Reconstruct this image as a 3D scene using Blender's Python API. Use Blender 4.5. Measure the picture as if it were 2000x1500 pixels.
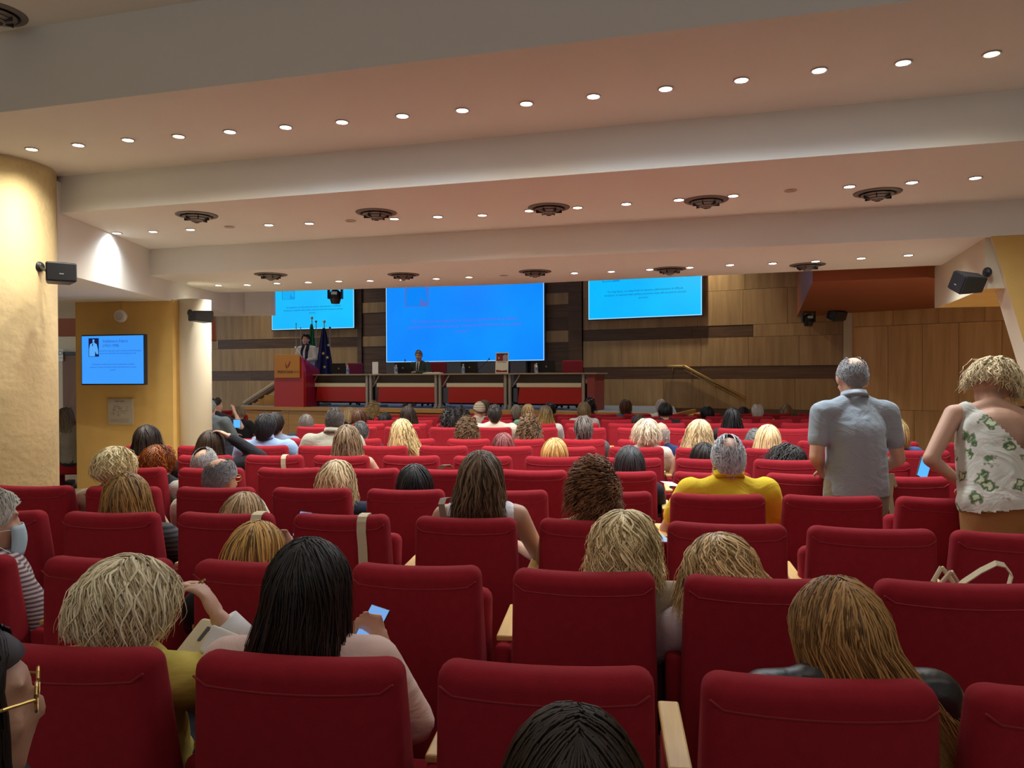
import bpy, bmesh, math, random
import numpy as np
from mathutils import Vector, Matrix, Euler

for o in list(bpy.data.objects): bpy.data.objects.remove(o)
S = bpy.context.scene
C = S.collection
PI = math.pi

# ------------------------------------------------------------ camera
cam_d = bpy.data.cameras.new('camera'); cam = bpy.data.objects.new('camera', cam_d); C.objects.link(cam)
cam_d.sensor_width = 36; cam_d.lens = 27.0; cam_d.clip_start = 0.05; cam_d.clip_end = 100
EYE = 1.62
CR = Matrix.Rotation(math.radians(90-0.573), 4, 'X') @ Matrix.Rotation(math.radians(-0.23), 4, 'Z')
cam.matrix_world = Matrix.Translation((0, 0, EYE)) @ CR
S.camera = cam
# ------------------------------------------------------------ world and exposure
W = bpy.data.worlds.new('world'); S.world = W; W.use_nodes = True
W.node_tree.nodes['Background'].inputs[0].default_value = (0.82, 0.88, 0.96, 1)
W.node_tree.nodes['Background'].inputs[1].default_value = 0.95
S.view_settings.view_transform = 'Standard'; S.view_settings.look = 'None'
S.view_settings.exposure = 0.0; S.view_settings.gamma = 1.0; S.view_settings.use_curve_mapping = False
SPOT_W = 82.0

def ray(px, py):
    v = CR.to_3x3() @ Vector(((px-1000)/1500, -(py-750)/1500, -1))
    return v
def at(px, py, Y):                       # point on the ray at depth Y
    v = ray(px, py); v = v*(Y/v.y); return Vector((v.x, v.y, v.z+EYE))
def onz(px, py, z):                      # point on the ray at height z
    v = ray(px, py); v = v*((z-EYE)/v.z); return Vector((v.x, v.y, z))
def onp(px, py, p0, n):                  # point on the ray on a plane
    v = ray(px, py); o = Vector((0, 0, EYE)); t = (Vector(p0)-o).dot(n)/v.dot(n); return o+v*t

# ------------------------------------------------------------ materials
MATS = {}
def mat(name, col, rough=0.6, metal=0.0, emit=None, estr=0.0, spec=0.5, bump=0.0, bscale=60, var=0.0, vscale=4, sheen=0, trans=0, alpha=1):
    if name in MATS: return MATS[name]
    m = bpy.data.materials.new(name); m.use_nodes = True; nt = m.node_tree
    b = nt.nodes['Principled BSDF']
    b.inputs['Base Color'].default_value = (*col, 1); b.inputs['Roughness'].default_value = rough
    b.inputs['Metallic'].default_value = metal; b.inputs['Specular IOR Level'].default_value = spec
    if sheen: b.inputs['Sheen Weight'].default_value = sheen; b.inputs['Sheen Roughness'].default_value = .4; b.inputs['Sheen Tint'].default_value = (*[min(1, c*1.5+.1) for c in col], 1)
    if trans: b.inputs['Transmission Weight'].default_value = trans
    if emit: b.inputs['Emission Color'].default_value = (*emit, 1); b.inputs['Emission Strength'].default_value = estr
    tc = None
    if bump or var: tc = nt.nodes.new('ShaderNodeTexCoord')
    if var:
        n = nt.nodes.new('ShaderNodeTexNoise'); n.inputs['Scale'].default_value = vscale; n.inputs['Detail'].default_value = 6
        nt.links.new(tc.outputs['Object'], n.inputs['Vector'])
        r = nt.nodes.new('ShaderNodeValToRGB'); nt.links.new(n.outputs['Fac'], r.inputs['Fac'])
        r.color_ramp.elements[0].color = (*[c*(1-var) for c in col], 1); r.color_ramp.elements[1].color = (*[min(1, c*(1+var)) for c in col], 1)
        r.color_ramp.elements[0].position = .3; r.color_ramp.elements[1].position = .7
        nt.links.new(r.outputs['Color'], b.inputs['Base Color'])
    if bump:
        n = nt.nodes.new('ShaderNodeTexNoise'); n.inputs['Scale'].default_value = bscale; n.inputs['Detail'].default_value = 4
        nt.links.new(tc.outputs['Object'], n.inputs['Vector'])
        bp = nt.nodes.new('ShaderNodeBump'); bp.inputs['Strength'].default_value = bump; bp.inputs['Distance'].default_value = .01
        nt.links.new(n.outputs['Fac'], bp.inputs['Height']); nt.links.new(bp.outputs['Normal'], b.inputs['Normal'])
    MATS[name] = m; return m

def grain_mat(name, c1, c2, scale=(6, 6, .6), rough=.5, detail=8, c3=None, bump=.1):
    """stretched noise: travertine veins or wood grain, in the object's own space"""
    if name in MATS: return MATS[name]
    m = bpy.data.materials.new(name); m.use_nodes = True; nt = m.node_tree; b = nt.nodes['Principled BSDF']
    tc = nt.nodes.new('ShaderNodeTexCoord'); mp = nt.nodes.new('ShaderNodeMapping'); mp.inputs['Scale'].default_value = scale
    nt.links.new(tc.outputs['Object'], mp.inputs['Vector'])
    oi = nt.nodes.new('ShaderNodeObjectInfo'); ml = nt.nodes.new('ShaderNodeMath'); ml.operation = 'MULTIPLY'; ml.inputs[1].default_value = 40
    nt.links.new(oi.outputs['Random'], ml.inputs[0])
    ad = nt.nodes.new('ShaderNodeVectorMath'); ad.operation = 'ADD'
    nt.links.new(mp.outputs['Vector'], ad.inputs[0]); nt.links.new(ml.outputs[0], ad.inputs[1])
    n = nt.nodes.new('ShaderNodeTexNoise'); n.inputs['Scale'].default_value = 1; n.inputs['Detail'].default_value = detail; n.inputs['Roughness'].default_value = .65
    n.inputs['Distortion'].default_value = .4
    nt.links.new(ad.outputs[0], n.inputs['Vector'])
    r = nt.nodes.new('ShaderNodeValToRGB'); r.color_ramp.elements[0].position = .32; r.color_ramp.elements[1].position = .68
    r.color_ramp.elements[0].color = (*c1, 1); r.color_ramp.elements[1].color = (*c2, 1)
    if c3: e = r.color_ramp.elements.new(.5); e.color = (*c3, 1)
    nt.links.new(n.outputs['Fac'], r.inputs['Fac'])
    hs = nt.nodes.new('ShaderNodeHueSaturation'); mr = nt.nodes.new('ShaderNodeMapRange'); mr.inputs['To Min'].default_value = .88; mr.inputs['To Max'].default_value = 1.1
    nt.links.new(oi.outputs['Random'], mr.inputs['Value']); nt.links.new(mr.outputs[0], hs.inputs['Value'])
    nt.links.new(r.outputs['Color'], hs.inputs['Color']); nt.links.new(hs.outputs['Color'], b.inputs['Base Color'])
    bp = nt.nodes.new('ShaderNodeBump'); bp.inputs['Strength'].default_value = bump; bp.inputs['Distance'].default_value = .004
    nt.links.new(n.outputs['Fac'], bp.inputs['Height']); nt.links.new(bp.outputs['Normal'], b.inputs['Normal'])
    b.inputs['Roughness'].default_value = rough
    MATS[name] = m; return m

M_ceil = mat('ceiling_paint', (.76, .75, .69), .85, bump=.05, bscale=90)
M_ceilw = mat('bulkhead_paint', (.76, .75, .70), .8, bump=.05, bscale=90)
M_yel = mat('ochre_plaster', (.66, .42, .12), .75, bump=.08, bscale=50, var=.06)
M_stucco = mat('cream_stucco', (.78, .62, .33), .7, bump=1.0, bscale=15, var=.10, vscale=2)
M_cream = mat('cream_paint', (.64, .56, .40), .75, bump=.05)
M_terra = mat('terracotta_paint', (.33, .085, .03), .6)
M_trav = grain_mat('travertine', (.37, .235, .105), (.56, .385, .19), (7, 7, .55), .45, c3=(.47, .315, .15))
M_travd = grain_mat('brown_travertine', (.50, .30, .12), (.76, .51, .25), (5, 5, .4), .5, c3=(.64, .41, .18))
M_walnut = grain_mat('walnut', (.09, .050, .028), (.17, .10, .06), (1.2, 1.2, 22), .45)
M_oak = grain_mat('honey_oak', (.50, .26, .07), (.66, .37, .11), (1, 1, 14), .4)
M_beech = grain_mat('beech', (.72, .45, .15), (.85, .57, .22), (30, 2, 30), .4)
M_floor = mat('polished_stone_floor', (.52, .44, .33), .25, var=.15, vscale=3)
M_carpet = mat('grey_stage_carpet', (.22, .24, .28), .95, bump=.3, bscale=300)
M_black = mat('black_plastic', (.012, .012, .014), .4)
M_dgrey = mat('dark_grey_plastic', (.035, .038, .04), .5)
M_vent = mat('vent_grey_metal', (.20, .18, .16), .45, metal=.5)
M_ventd = mat('vent_dark', (.02, .02, .02), .8)
M_brass = mat('brass', (.72, .50, .20), .25, metal=1)
M_white = mat('white_plastic', (.8, .8, .78), .5)
M_grey = mat('grey_metal', (.42, .42, .40), .4, metal=.4)
M_red = mat('red_fabric', (.30, .013, .023), .9, bump=.25, bscale=420, var=.06, vscale=30, sheen=.12, spec=.2)
M_seam = mat('red_piping', (.30, .015, .025), .8, sheen=.2)
M_redp = mat('red_laminate', (.48, .022, .018), .4)
M_skin = mat('skin', (.62, .36, .25), .5, bump=.05, bscale=200, var=.06, vscale=12)
M_skin2 = mat('tanned_skin', (.52, .28, .17), .5, bump=.05, bscale=200, var=.06, vscale=12)

def screen_mat(name, c1, c2, s):
    if name in MATS: return MATS[name]
    m = bpy.data.materials.new(name); m.use_nodes = True; nt = m.node_tree; b = nt.nodes['Principled BSDF']
    b.inputs['Base Color'].default_value = (0, 0, 0, 1); b.inputs['Roughness'].default_value = .6
    tc = nt.nodes.new('ShaderNodeTexCoord'); n = nt.nodes.new('ShaderNodeTexNoise'); n.inputs['Scale'].default_value = .5
    nt.links.new(tc.outputs['Object'], n.inputs['Vector'])
    r = nt.nodes.new('ShaderNodeValToRGB'); r.color_ramp.elements[0].position = .3; r.color_ramp.elements[1].position = .7
    r.color_ramp.elements[0].color = (*c1, 1); r.color_ramp.elements[1].color = (*c2, 1)
    nt.links.new(n.outputs['Fac'], r.inputs['Fac']); nt.links.new(r.outputs['Color'], b.inputs['Emission Color'])
    b.inputs['Emission Strength'].default_value = s
    MATS[name] = m; return m

# ------------------------------------------------------------ mesh helpers
def link(name, me, m=None, parent=None, M=None):
    o = bpy.data.objects.new(name, me); C.objects.link(o)
    if m is not None and hasattr(me, 'materials') and not me.materials: me.materials.append(m)
    if parent: o.parent = parent
    if M is not None: o.matrix_local = M
    return o
def mesh_of(bm, smooth=False):
    me = bpy.data.meshes.new('m'); bm.to_mesh(me); bm.free()
    if smooth: me.polygons.foreach_set('use_smooth', [True]*len(me.polygons))
    return me
def pyd(v, f, smooth=False):
    me = bpy.data.meshes.new('m'); me.from_pydata([tuple(x) for x in v], [], f); me.update()
    if smooth: me.polygons.foreach_set('use_smooth', [True]*len(me.polygons))
    return me
def box(bm, c, s, M=None, bev=0.0, seg=2):
    """box centred at c with full size s"""
    T = Matrix.Translation(c) @ Matrix.Diagonal((s[0], s[1], s[2], 1))
    if M is not None: T = M @ T
    r = bmesh.ops.create_cube(bm, size=1, matrix=T)
    if bev:
        es = {e for v in r['verts'] for e in v.link_edges}
        bmesh.ops.bevel(bm, geom=list(es), offset=bev, segments=seg, affect='EDGES', profile=.5)
def cyl(bm, p, q, r, r2=None, n=12, cap=True):
    p, q = Vector(p), Vector(q); d = q-p; L = d.length
    T = Matrix.Translation((p+q)/2) @ d.to_track_quat('Z', 'Y').to_matrix().to_4x4()
    bmesh.ops.create_cone(bm, cap_ends=cap, cap_tris=False, segments=n, radius1=r, radius2=r if r2 is None else r2, depth=L, matrix=T)
def tube(bm, pts, r, n=8):
    for a, b in zip(pts[:-1], pts[1:]): cyl(bm, a, b, r, n=n)
def sph(bm, c, r, M=None, u=16, v=10):
    if not hasattr(r, '__len__'): r = (r, r, r)
    T = Matrix.Translation(c) @ (M or Matrix()) @ Matrix.Diagonal((*r, 1))
    bmesh.ops.create_uvsphere(bm, u_segments=u, v_segments=v, radius=1, matrix=T)
def prism(bm, poly, z0, z1):
    lo = [bm.verts.new((p[0], p[1], z0)) for p in poly]; hi = [bm.verts.new((p[0], p[1], z1)) for p in poly]
    n = len(poly)
    bm.faces.new(lo[::-1]); bm.faces.new(hi)
    for i in range(n): bm.faces.new((lo[i], lo[(i+1) % n], hi[(i+1) % n], hi[i]))
    bmesh.ops.recalc_face_normals(bm, faces=bm.faces)
def extr(bm, poly3, vec):
    """extrude a planar polygon along a vector"""
    lo = [bm.verts.new(p) for p in poly3]; hi = [bm.verts.new(Vector(p)+Vector(vec)) for p in poly3]; n = len(lo)
    bm.faces.new(lo[::-1]); bm.faces.new(hi)
    for i in range(n): bm.faces.new((lo[i], lo[(i+1) % n], hi[(i+1) % n], hi[i]))
    bmesh.ops.recalc_face_normals(bm, faces=bm.faces)
def lathe(bm, prof, n=24, M=None):
    rings = []
    for r, z in prof:
        if r < 1e-6: rings.append([bm.verts.new((M or Matrix()) @ Vector((0, 0, z)))]); continue
        rings.append([bm.verts.new((M or Matrix()) @ Vector((r*math.cos(2*PI*i/n), r*math.sin(2*PI*i/n), z))) for i in range(n)])
    for a, b in zip(rings[:-1], rings[1:]):
        for i in range(n):
            j = (i+1) % n
            if len(a) == 1: bm.faces.new((a[0], b[j], b[i]))
            elif len(b) == 1: bm.faces.new((a[i], a[j], b[0]))
            else: bm.faces.new((a[i], a[j], b[j], b[i]))
    bmesh.ops.recalc_face_normals(bm, faces=bm.faces)
def B(fn, *a, **k):
    bm = bmesh.new(); fn(bm, *a, **k); return mesh_of(bm)
def thing(name, label, cat, loc=(0, 0, 0), rotz=0, group=None):
    o = bpy.data.objects.new(name, None); C.objects.link(o); o.empty_display_size = .1
    o.location = loc; o.rotation_euler = (0, 0, rotz); o['label'] = label; o['category'] = cat
    if group: o['group'] = group
    return o
def tag(o, label, cat, group=None):
    o['label'] = label; o['category'] = cat
    if group: o['group'] = group
    return o
def struct(name, me, m): o = link(name, me, m); o['kind'] = 'structure'; return o
def text_mesh(body, size, align='LEFT', extrude=0.0005, bold=0):
    cu = bpy.data.curves.new('t', 'FONT'); cu.body = body; cu.size = size; cu.align_x = align; cu.extrude = extrude; cu.offset = bold; cu.resolution_u = 2
    o = bpy.data.objects.new('t', cu); C.objects.link(o)
    dg = bpy.context.evaluated_depsgraph_get(); me = bpy.data.meshes.new_from_object(o.evaluated_get(dg))
    bpy.data.objects.remove(o); me.materials.clear(); return me

def frame(p, dx, dz=(0, 0, 1)):
    """matrix with x along dx, z up, y into the depth"""
    x = Vector(dx).normalized(); z = Vector(dz).normalized(); y = z.cross(x).normalized(); z = x.cross(y)
    M = Matrix.Identity(4)
    for i in range(3): M[i][0] = x[i]; M[i][1] = y[i]; M[i][2] = z[i]; M[i][3] = p[i]
    return M

# ============================================================ ROOM SHELL
AL = math.radians(15.5); dC = Vector((math.cos(AL), -math.sin(AL), 0)); nC = Vector((math.sin(AL), math.cos(AL), 0))
cA = math.cos(AL)
c1, c2, c4 = 4.73*cA, 6.40*cA, 8.53*cA
H0, H1, H2, H3, HS = 4.22, 3.62, 3.258, 2.928, 4.95
def cpt(s, n): return dC*s + nC*n
def strip(n0, n1, z0, z1, s0=-9.5, s1=11):
    """ceiling slab between two lines parallel to the steps"""
    bm = bmesh.new(); prism(bm, [cpt(s0, n0), cpt(s1, n0), cpt(s1, n1), cpt(s0, n1)], z0, z1); return mesh_of(bm)
struct('ceiling', strip(-5, c1+.0, H0, H0+.3), M_ceil)
struct('ceiling', strip(c1, c2, H1, H0+.3), M_ceil)
struct('ceiling', strip(c2, c4, H2, H1+.3), M_ceil)
# third soffit: front edge bends
bm = bmesh.new(); a = cpt(-9.5, c4); b = cpt(11, c4)
prism(bm, [a, b, (11.5, 7.3), (4.87, 9.13), (0, 10.78), (-3.71, 11.6), (-9.5, 12.2)], H3, H2+.3)
struct('ceiling', mesh_of(bm), M_ceil)
# stage hall ceiling, higher
struct('ceiling', B(prism, [(-15, 12.3), (-3.7, 11.75), (0, 10.93), (4.9, 9.3), (12, 7.4), (15, 24), (-15, 25)], HS, HS+.2), M_ceil)
bm = bmesh.new(); 
prism(bm, [(-9.5, 12.2), (-3.71, 11.6), (0, 10.78), (4.87, 9.13), (11.5, 7.3), (11.6, 7.45), (4.92, 9.28), (.03, 10.93), (-3.7, 11.75), (-9.5, 12.35)], H3+.001, HS+.2)
struct('ceiling', mesh_of(bm), M_ceil)

struct('floor', B(box, (0, 9, -.05), (34, 34, .1)), M_floor)

# left bulkhead (lower side ceiling) with a slanting nose towards the stage
bm = bmesh.new()
prism(bm, [(-9.6, 7.56), (-4.46, 7.56), (-4.62, 9.9), (-4.58, 11.3), (-4.5, 12.3), (-4.38, 12.62), (-3.98, 12.75), (-3.98, 12.95), (-9.6, 13.6)], 2.66, H1+.05)
for v in bm.verts:
    if v.co.z > 3: v.co.z = H2+.30
struct('bulkhead_left', mesh_of(bm), M_ceilw)
# access hatch and slot on the bulkhead
# TV wall
TVM = frame(at(152, 985, 10.35)*Vector((1, 1, 0)) if False else Vector((at(150, 900, 10.55).x, 10.55, 0)), (math.cos(.10), -math.sin(.10), 0))
bm = bmesh.new(); box(bm, (.70, .14, 1.34), (1.40, .28, 2.68)); me = mesh_of(bm)
o = struct('wall_left', me, M_yel); o.matrix_world = TVM
bm = bmesh.new(); box(bm, (.69, -.006, .05), (1.42, .012, .10)); o = struct('baseboard_left', mesh_of(bm), M_cream); o.matrix_world = TVM

# columns
def column(name, x, y, r, z1, m, label):
    t = thing(name, label, 'column', (x, y, 0))
    bm = bmesh.new(); lathe(bm, [(0, 0), (r, 0), (r, z1), (0, z1)], 64); me = mesh_of(bm)
    for p in me.polygons: p.use_smooth = abs(p.normal.z) < .5
    link('shaft', me, m, t)
    link('base_ring', B(lathe, [(r, .0), (r+.012, 0), (r+.012, .09), (r, .09)], 64), M_cream, t); return t
bigc = column('column', -4.924, 7.26, .55, H1+.02, M_stucco, 'thick round column with rough yellow stucco, at the left edge')
smc = column('column', -4.42, 10.72, .215, 2.70, M_cream, 'slim smooth cream column beside the wall-mounted television')
# stucco texture wants real relief: ridged noise
nt = M_stucco.node_tree
# right bulkhead, underside darker ochre, buttress
bm = bmesh.new()
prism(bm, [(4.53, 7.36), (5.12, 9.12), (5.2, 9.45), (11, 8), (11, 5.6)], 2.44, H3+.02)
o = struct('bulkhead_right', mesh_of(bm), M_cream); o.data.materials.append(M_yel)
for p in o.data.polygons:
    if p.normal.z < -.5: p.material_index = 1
# slanted ochre buttress wall
p0 = Vector((4.53, 7.30, 0)); f = frame(p0, dC)
bm = bmesh.new(); extr(bm, [(0.02, 0, H3+.01), (.36, 0, 1.66), (.86, 0, 0), (7, 0, 0), (7, 0, H3+.01)], (0, .32, 0))
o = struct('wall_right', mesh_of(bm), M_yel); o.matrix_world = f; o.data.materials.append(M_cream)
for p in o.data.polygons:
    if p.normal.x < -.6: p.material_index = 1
# far right wall of the room, far left walls
struct('wall_right', B(box, (11.6, 6, 2.5), (.2, 20, 5)), M_yel)
struct('wall_left', B(box, (-9.9, 3, 2.5), (.2, 20, 5)), M_yel)
struct('wall_back', B(box, (.5, -2.6, 1.25), (20, .2, 2.5)), M_walnut)

# ---- stage wall in three angled sections
ang = lambda d: Vector((math.cos(math.radians(d)), -math.sin(math.radians(d)), 0))
SZ = .945
WJ1 = Vector((-4.138, 20.76, 0)); WJ2 = Vector((1.696, 18.17, 0))
dL, dM, dR = ang(19), (WJ2-WJ1).normalized(), ang(28)
rng = random.Random(3)
def section(name, o0, d, length, bands, back=True):
    """wall section with panels built as pieces: bands = [(z0,z1,mat,width,(x0,x1))]"""
    t = link(name, B(box, (length/2, .12, 2.6), (length, .2, 5.2)), M_ventd); t['kind'] = 'structure'
    t.matrix_world = frame(o0, d)
    for z0, z1, m, w, (x0, x1), pro in bands:
        x = x0
        while x < x1-.02:
            ww = min(w*rng.uniform(.92, 1.08), x1-x)
            if x1-x-ww < w*.3: ww = x1-x
            me = B(box, (0, 0, 0), (ww-.006, .035, z1-z0-.006))
            o = link('stone_panel' if m in (M_trav, M_travd) else 'wood_panel', me, m, t)
            o.location = (x+ww/2, -pro, (z0+z1)/2); x += ww
    return t
LL = 9.5
section('wall_stage_left', WJ1-dL*LL, dL, LL, [
    (0, 1.53, M_trav, 1.5, (0, LL), .012), (1.53, 1.80, M_walnut, 3, (0, LL), .005), (1.80, 2.44, M_trav, 1.5, (0, LL), .012),
    (2.44, 2.70, M_walnut, 3, (4.9, LL), .005), (2.44, 2.70, M_trav, 1.5, (0, 4.9), .012), (2.70, 3.55, M_trav, 1.5, (0, LL), .012), (3.55, 5.0, M_trav, 1.5, (0, LL), .012)])
LM = (WJ2-WJ1).length
bands = []
for x0, x1 in ((.15, .95), (LM-1.35, LM-.36)):
    z = 0
    for z1, m in ((2.43, M_walnut), (2.71, M_trav), (3.33, M_walnut), (3.61, M_trav), (5.0, M_walnut)):
        if m is M_walnut:
            n = max(1, round((z1-z)/.34)); 
            for k in range(n): bands.append((z+(z1-z)*k/n, z+(z1-z)*(k+1)/n, m, 3, (x0, x1), .005))
        else: bands.append((z, z1, m, 3, (x0, x1), .02))
        z = z1
bands += [(0, 5, M_walnut, 3, (LM-.35, LM-.02), .05), (0, 5, M_walnut, 3, (0, .14), .05)]
section('wall_stage_centre', WJ1, dM, LM, bands)
LR = 5.75
section('wall_stage_right', WJ2, dR, LR, [
    (0, .90, M_walnut, 2.2, (0, LR), .03), (.90, 1.55, M_trav, .95, (0, LR), .012), (1.55, 1.82, M_walnut, 3, (0, LR), .005), (1.82, 2.44, M_trav, .95, (0, LR), .012),
    (2.44, 2.70, M_walnut, 2.4, (0, 3.9), .005), (2.44, 2.70, M_trav, 1.2, (3.9, LR), .012), (2.70, 3.45, M_trav, .95, (0, LR), .012), (3.45, 5.0, M_trav, 1.2, (0, LR), .012)])
# side travertine wall on the right
P0 = Vector((6.74, 15.15, 0)); d2 = ang(42)
section('wall_side_right', P0, d2, 8.5, [
    (0, .95, M_travd, 1.1, (0, 8.5), .012), (.95, 2.56, M_travd, .62, (0, 8.5), .012), (2.56, 5, M_travd, .75, (0, 8.5), .05)])
bm = bmesh.new(); box(bm, (-.08, .05, 2.5), (.16, .3, 5)); o = struct('trim_1', mesh_of(bm), M_cream); o.matrix_world = frame(P0, d2)

# terracotta soffit boxes
bm = bmesh.new(); prism(bm, [at(1587, 551, 10.05), at(1812, 541, 9.62), (9.5, 13.2), (6.6, 15.6), at(1557, 618, 15.9)], 2.84, 4.2)
o = struct('soffit_right', mesh_of(bm), M_terra)
bm = bmesh.new(); prism(bm, [(-12, 17.0), at(421, 663, 18.0), at(423, 663, 18.7), (-12, 19)], 2.50, 5.0)
o = struct('soffit_left', mesh_of(bm), M_terra)

# left background seen through the gap: cream wall, door, beam
FL = frame(Vector((-10.6, 16.3, 0)), (1, 0, 0))
bm = bmesh.new(); box(bm, (0.5, .1, 1.25), (3.0, .2, 2.5)); o = struct('wall_back', mesh_of(bm), M_cream); o.matrix_world = FL
bm = bmesh.new(); box(bm, (1.55, -.03, 1.05), (.9, .06, 2.1)); o = struct('door_1', mesh_of(bm), grain_mat('door_wood', (.16, .07, .03), (.24, .11, .05), (3, 3, .5))); o.matrix_world = FL
for zz, nm in ((2.14, 'door_frame'),): 
    q = link(nm, B(box, (1.55, -.04, zz), (.98, .08, .07)), M_black, o)
q = link('door_handle', B(box, (1.2, -.09, 1.0), (.12, .03, .03)), M_grey, o)
# ============================================================ STAGE
dS = ang(24); nS = Vector((math.sin(math.radians(24)), math.cos(math.radians(24)), 0))
DC = at(870, 735, 16.3)*Vector((1, 1, 0))           # desk centre line
def stp(s, n, z=0): v = DC + dS*s + nS*n; v.z = z; return v
e0 = stp(-5.3, -.45); e1 = stp(5.0, -.45)
t = thing('stage_platform', 'low oak-fronted stage platform under the speakers\' table', 'stage')
bm = bmesh.new(); k_ = -nS*.13; prism(bm, [e0, e1, WJ2+dR*2.2+k_, WJ2+k_, WJ1+k_, WJ1-dL*3.2+k_], SZ-.05, SZ-.002); link('deck', mesh_of(bm), M_carpet, t)
L = (e1-e0).length
FS = frame(e0, dS)
def inS(name, me, m): o = link(name, me, m, t); o.matrix_world = FS; return o
inS('nosing', B(box, (L/2, .03, SZ-.04), (L, .10, .08), bev=.008), M_oak)
n = 7
for i in range(n): inS('front_panel', B(box, (L*(i+.5)/n, .03, (SZ-.1)/2), (L/n-.008, .03, SZ-.1)), M_oak)
inS('end_panel', B(box, (L+.0, .9, SZ/2), (.04, 1.7, SZ)), M_oak)
# steps on the right beside the wall
ss = thing('stage_steps', 'pale wood steps going down from the stage beside the brass handrail', 'steps')
for k in range(5):
    bm = bmesh.new(); box(bm, (L+.17+.27*k, 1.35, (SZ-.17*(k+.4))/2), (.265, 1.1, SZ-.17*(k+.4))); o = link('step', mesh_of(bm), M_oak, ss); o.matrix_world = FS
# left stair stringer
sl = thing('stair_stringer', 'slanting beige stair rail left of the lectern', 'railing')
a = at(477, 787, 19.0); b = at(537, 748, 18.6)
bm = bmesh.new(); cyl(bm, a, b, .05, n=8); link('rail', mesh_of(bm), M_cream, sl)
bm = bmesh.new(); cyl(bm, a-Vector((0, 0, .12)), b-Vector((0, 0, .12)), .05, n=8); link('skirting', mesh_of(bm), M_walnut, sl)
for k in range(5):
    p = a.lerp(b, (k+.5)/5); bm = bmesh.new(); box(bm, (p.x-.05, p.y+.25, p.z/2-.12), (.24, .6, p.z-.24)); link('step', mesh_of(bm), M_oak, sl)

# ---- speakers' tables
def long_table(s0, s1, label):
    F = frame(stp(s0, 0, SZ), dS); w = s1-s0
    t = thing('conference_table', label, 'table', group='speakers tables on the stage'); t.matrix_world = F
    def P(nm, c, s, m, bev=0, M=None):
        bm = bmesh.new(); box(bm, c, s, M, bev); return link(nm, mesh_of(bm), m, t)
    P('tabletop', (w/2, .32, .725), (w-.004, .74, .028), mat('table_edge', (.36, .28, .20), .4), .004)
    for x in (.05, w-.05): P('leg', (x, .02, .355), (.055, .06, .71), mat('taupe_metal', (.40, .36, .30), .4, metal=.3), .004)
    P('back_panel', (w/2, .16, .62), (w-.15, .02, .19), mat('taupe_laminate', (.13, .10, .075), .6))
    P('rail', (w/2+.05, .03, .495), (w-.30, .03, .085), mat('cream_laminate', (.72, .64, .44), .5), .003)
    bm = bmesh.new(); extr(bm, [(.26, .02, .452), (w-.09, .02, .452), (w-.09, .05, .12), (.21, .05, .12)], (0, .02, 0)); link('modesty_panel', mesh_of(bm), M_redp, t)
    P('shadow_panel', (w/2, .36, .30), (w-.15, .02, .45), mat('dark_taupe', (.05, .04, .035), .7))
    bm = bmesh.new(); cyl(bm, (.09, .05, .46), (.27, .01, .70), .014, n=6); link('bracket', mesh_of(bm), mat('taupe_metal', (0, 0, 0)), t)
    P('foot', (.05, .3, .02), (.06, .7, .04), mat('taupe_metal', (0, 0, 0)), .004)
    P('foot', (w-.05, .3, .02), (.06, .7, .04), mat('taupe_metal', (0, 0, 0)), .004)
    return t
def s_of(px):          # stage coordinate of a pixel column on the desk front
    v = ray(px, 735); v.z = 0; A = Matrix(((dS.x, -v.x), (dS.y, -v.y))); r = A.inverted() @ Vector((-DC.x, -DC.y)); return r.x
xs = [600, 720, 855, 991, 1144]
sv = [s_of(x) for x in xs]
ls = ['grey-legged speakers\' table with red front panel, next to the lectern', 'speakers\' table with red front panel where the man sits',
      'speakers\' table with red front panel, third from the lectern', 'speakers\' table with red front panel at the far end by the red chair']
for i in range(4): long_table(sv[i], sv[i+1], ls[i])
F = frame(stp(sv[4]+.02, 0, SZ), dS)
t = thing('side_cabinet', 'narrow red end panel closing off the speakers\' tables', 'cabinet'); t.matrix_world = F
link('panel', B(box, (.09, .3, .35), (.16, .62, .70), bev=.005), mat('dull_red_laminate', (.30, .055, .045), .5), t); link('top', B(box, (.10, .32, .725), (.24, .74, .028), bev=.004), mat('table_edge', (0, 0, 0)), t)

# ---- lectern
pl = at(536, 794, 17.6); F = frame(Vector((pl.x, pl.y, SZ)), ang(21))
t = thing('lectern', 'tall red lectern with an orange sign board on its front', 'lectern'); t.matrix_world = F
bm = bmesh.new(); extr(bm, [(0, 0, 0), (.80, 0, 0), (.80, 0, .80), (.75, 0, 1.12), (0, 0, 1.12)], (0, .10, 0)); link('front', mesh_of(bm), M_redp, t)
bm = bmesh.new(); extr(bm, [(.79, .10, 0), (.79, .62, 0), (.79, .66, .72), (.79, .60, .86), (.79, .10, 1.08)], (-.03, 0, 0)); link('side_panel', mesh_of(bm), mat('maroon_acrylic', (.28, .012, .04), .2), t)
bm = bmesh.new(); extr(bm, [(.03, .10, 0), (.03, .62, 0), (.03, .66, .72), (.03, .60, .86), (.03, .10, 1.08)], (-.03, 0, 0)); link('side_panel', mesh_of(bm), M_redp, t)
bm = bmesh.new(); extr(bm, [(.03, .10, 1.06), (.03, .60, .84), (.03, .60, .80), (.03, .10, 1.02)], (.73, 0, 0)); link('desk_top', mesh_of(bm), M_redp, t)
brd = link('sign_board', B(box, (.38, -.025, .925), (.69, .03, .53), bev=.006), mat('orange_board', (.55, .23, .03), .5), t)
def word(s, size, x, z, m, par, y=-.042, align='CENTER', bold=0, name='lettering', rx=PI/2, ext=.001):
    o = link(name, text_mesh(s, size, align, ext, bold), m, par); o.rotation_euler = (rx, 0, 0); o.location = (x, y, z); return o
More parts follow.
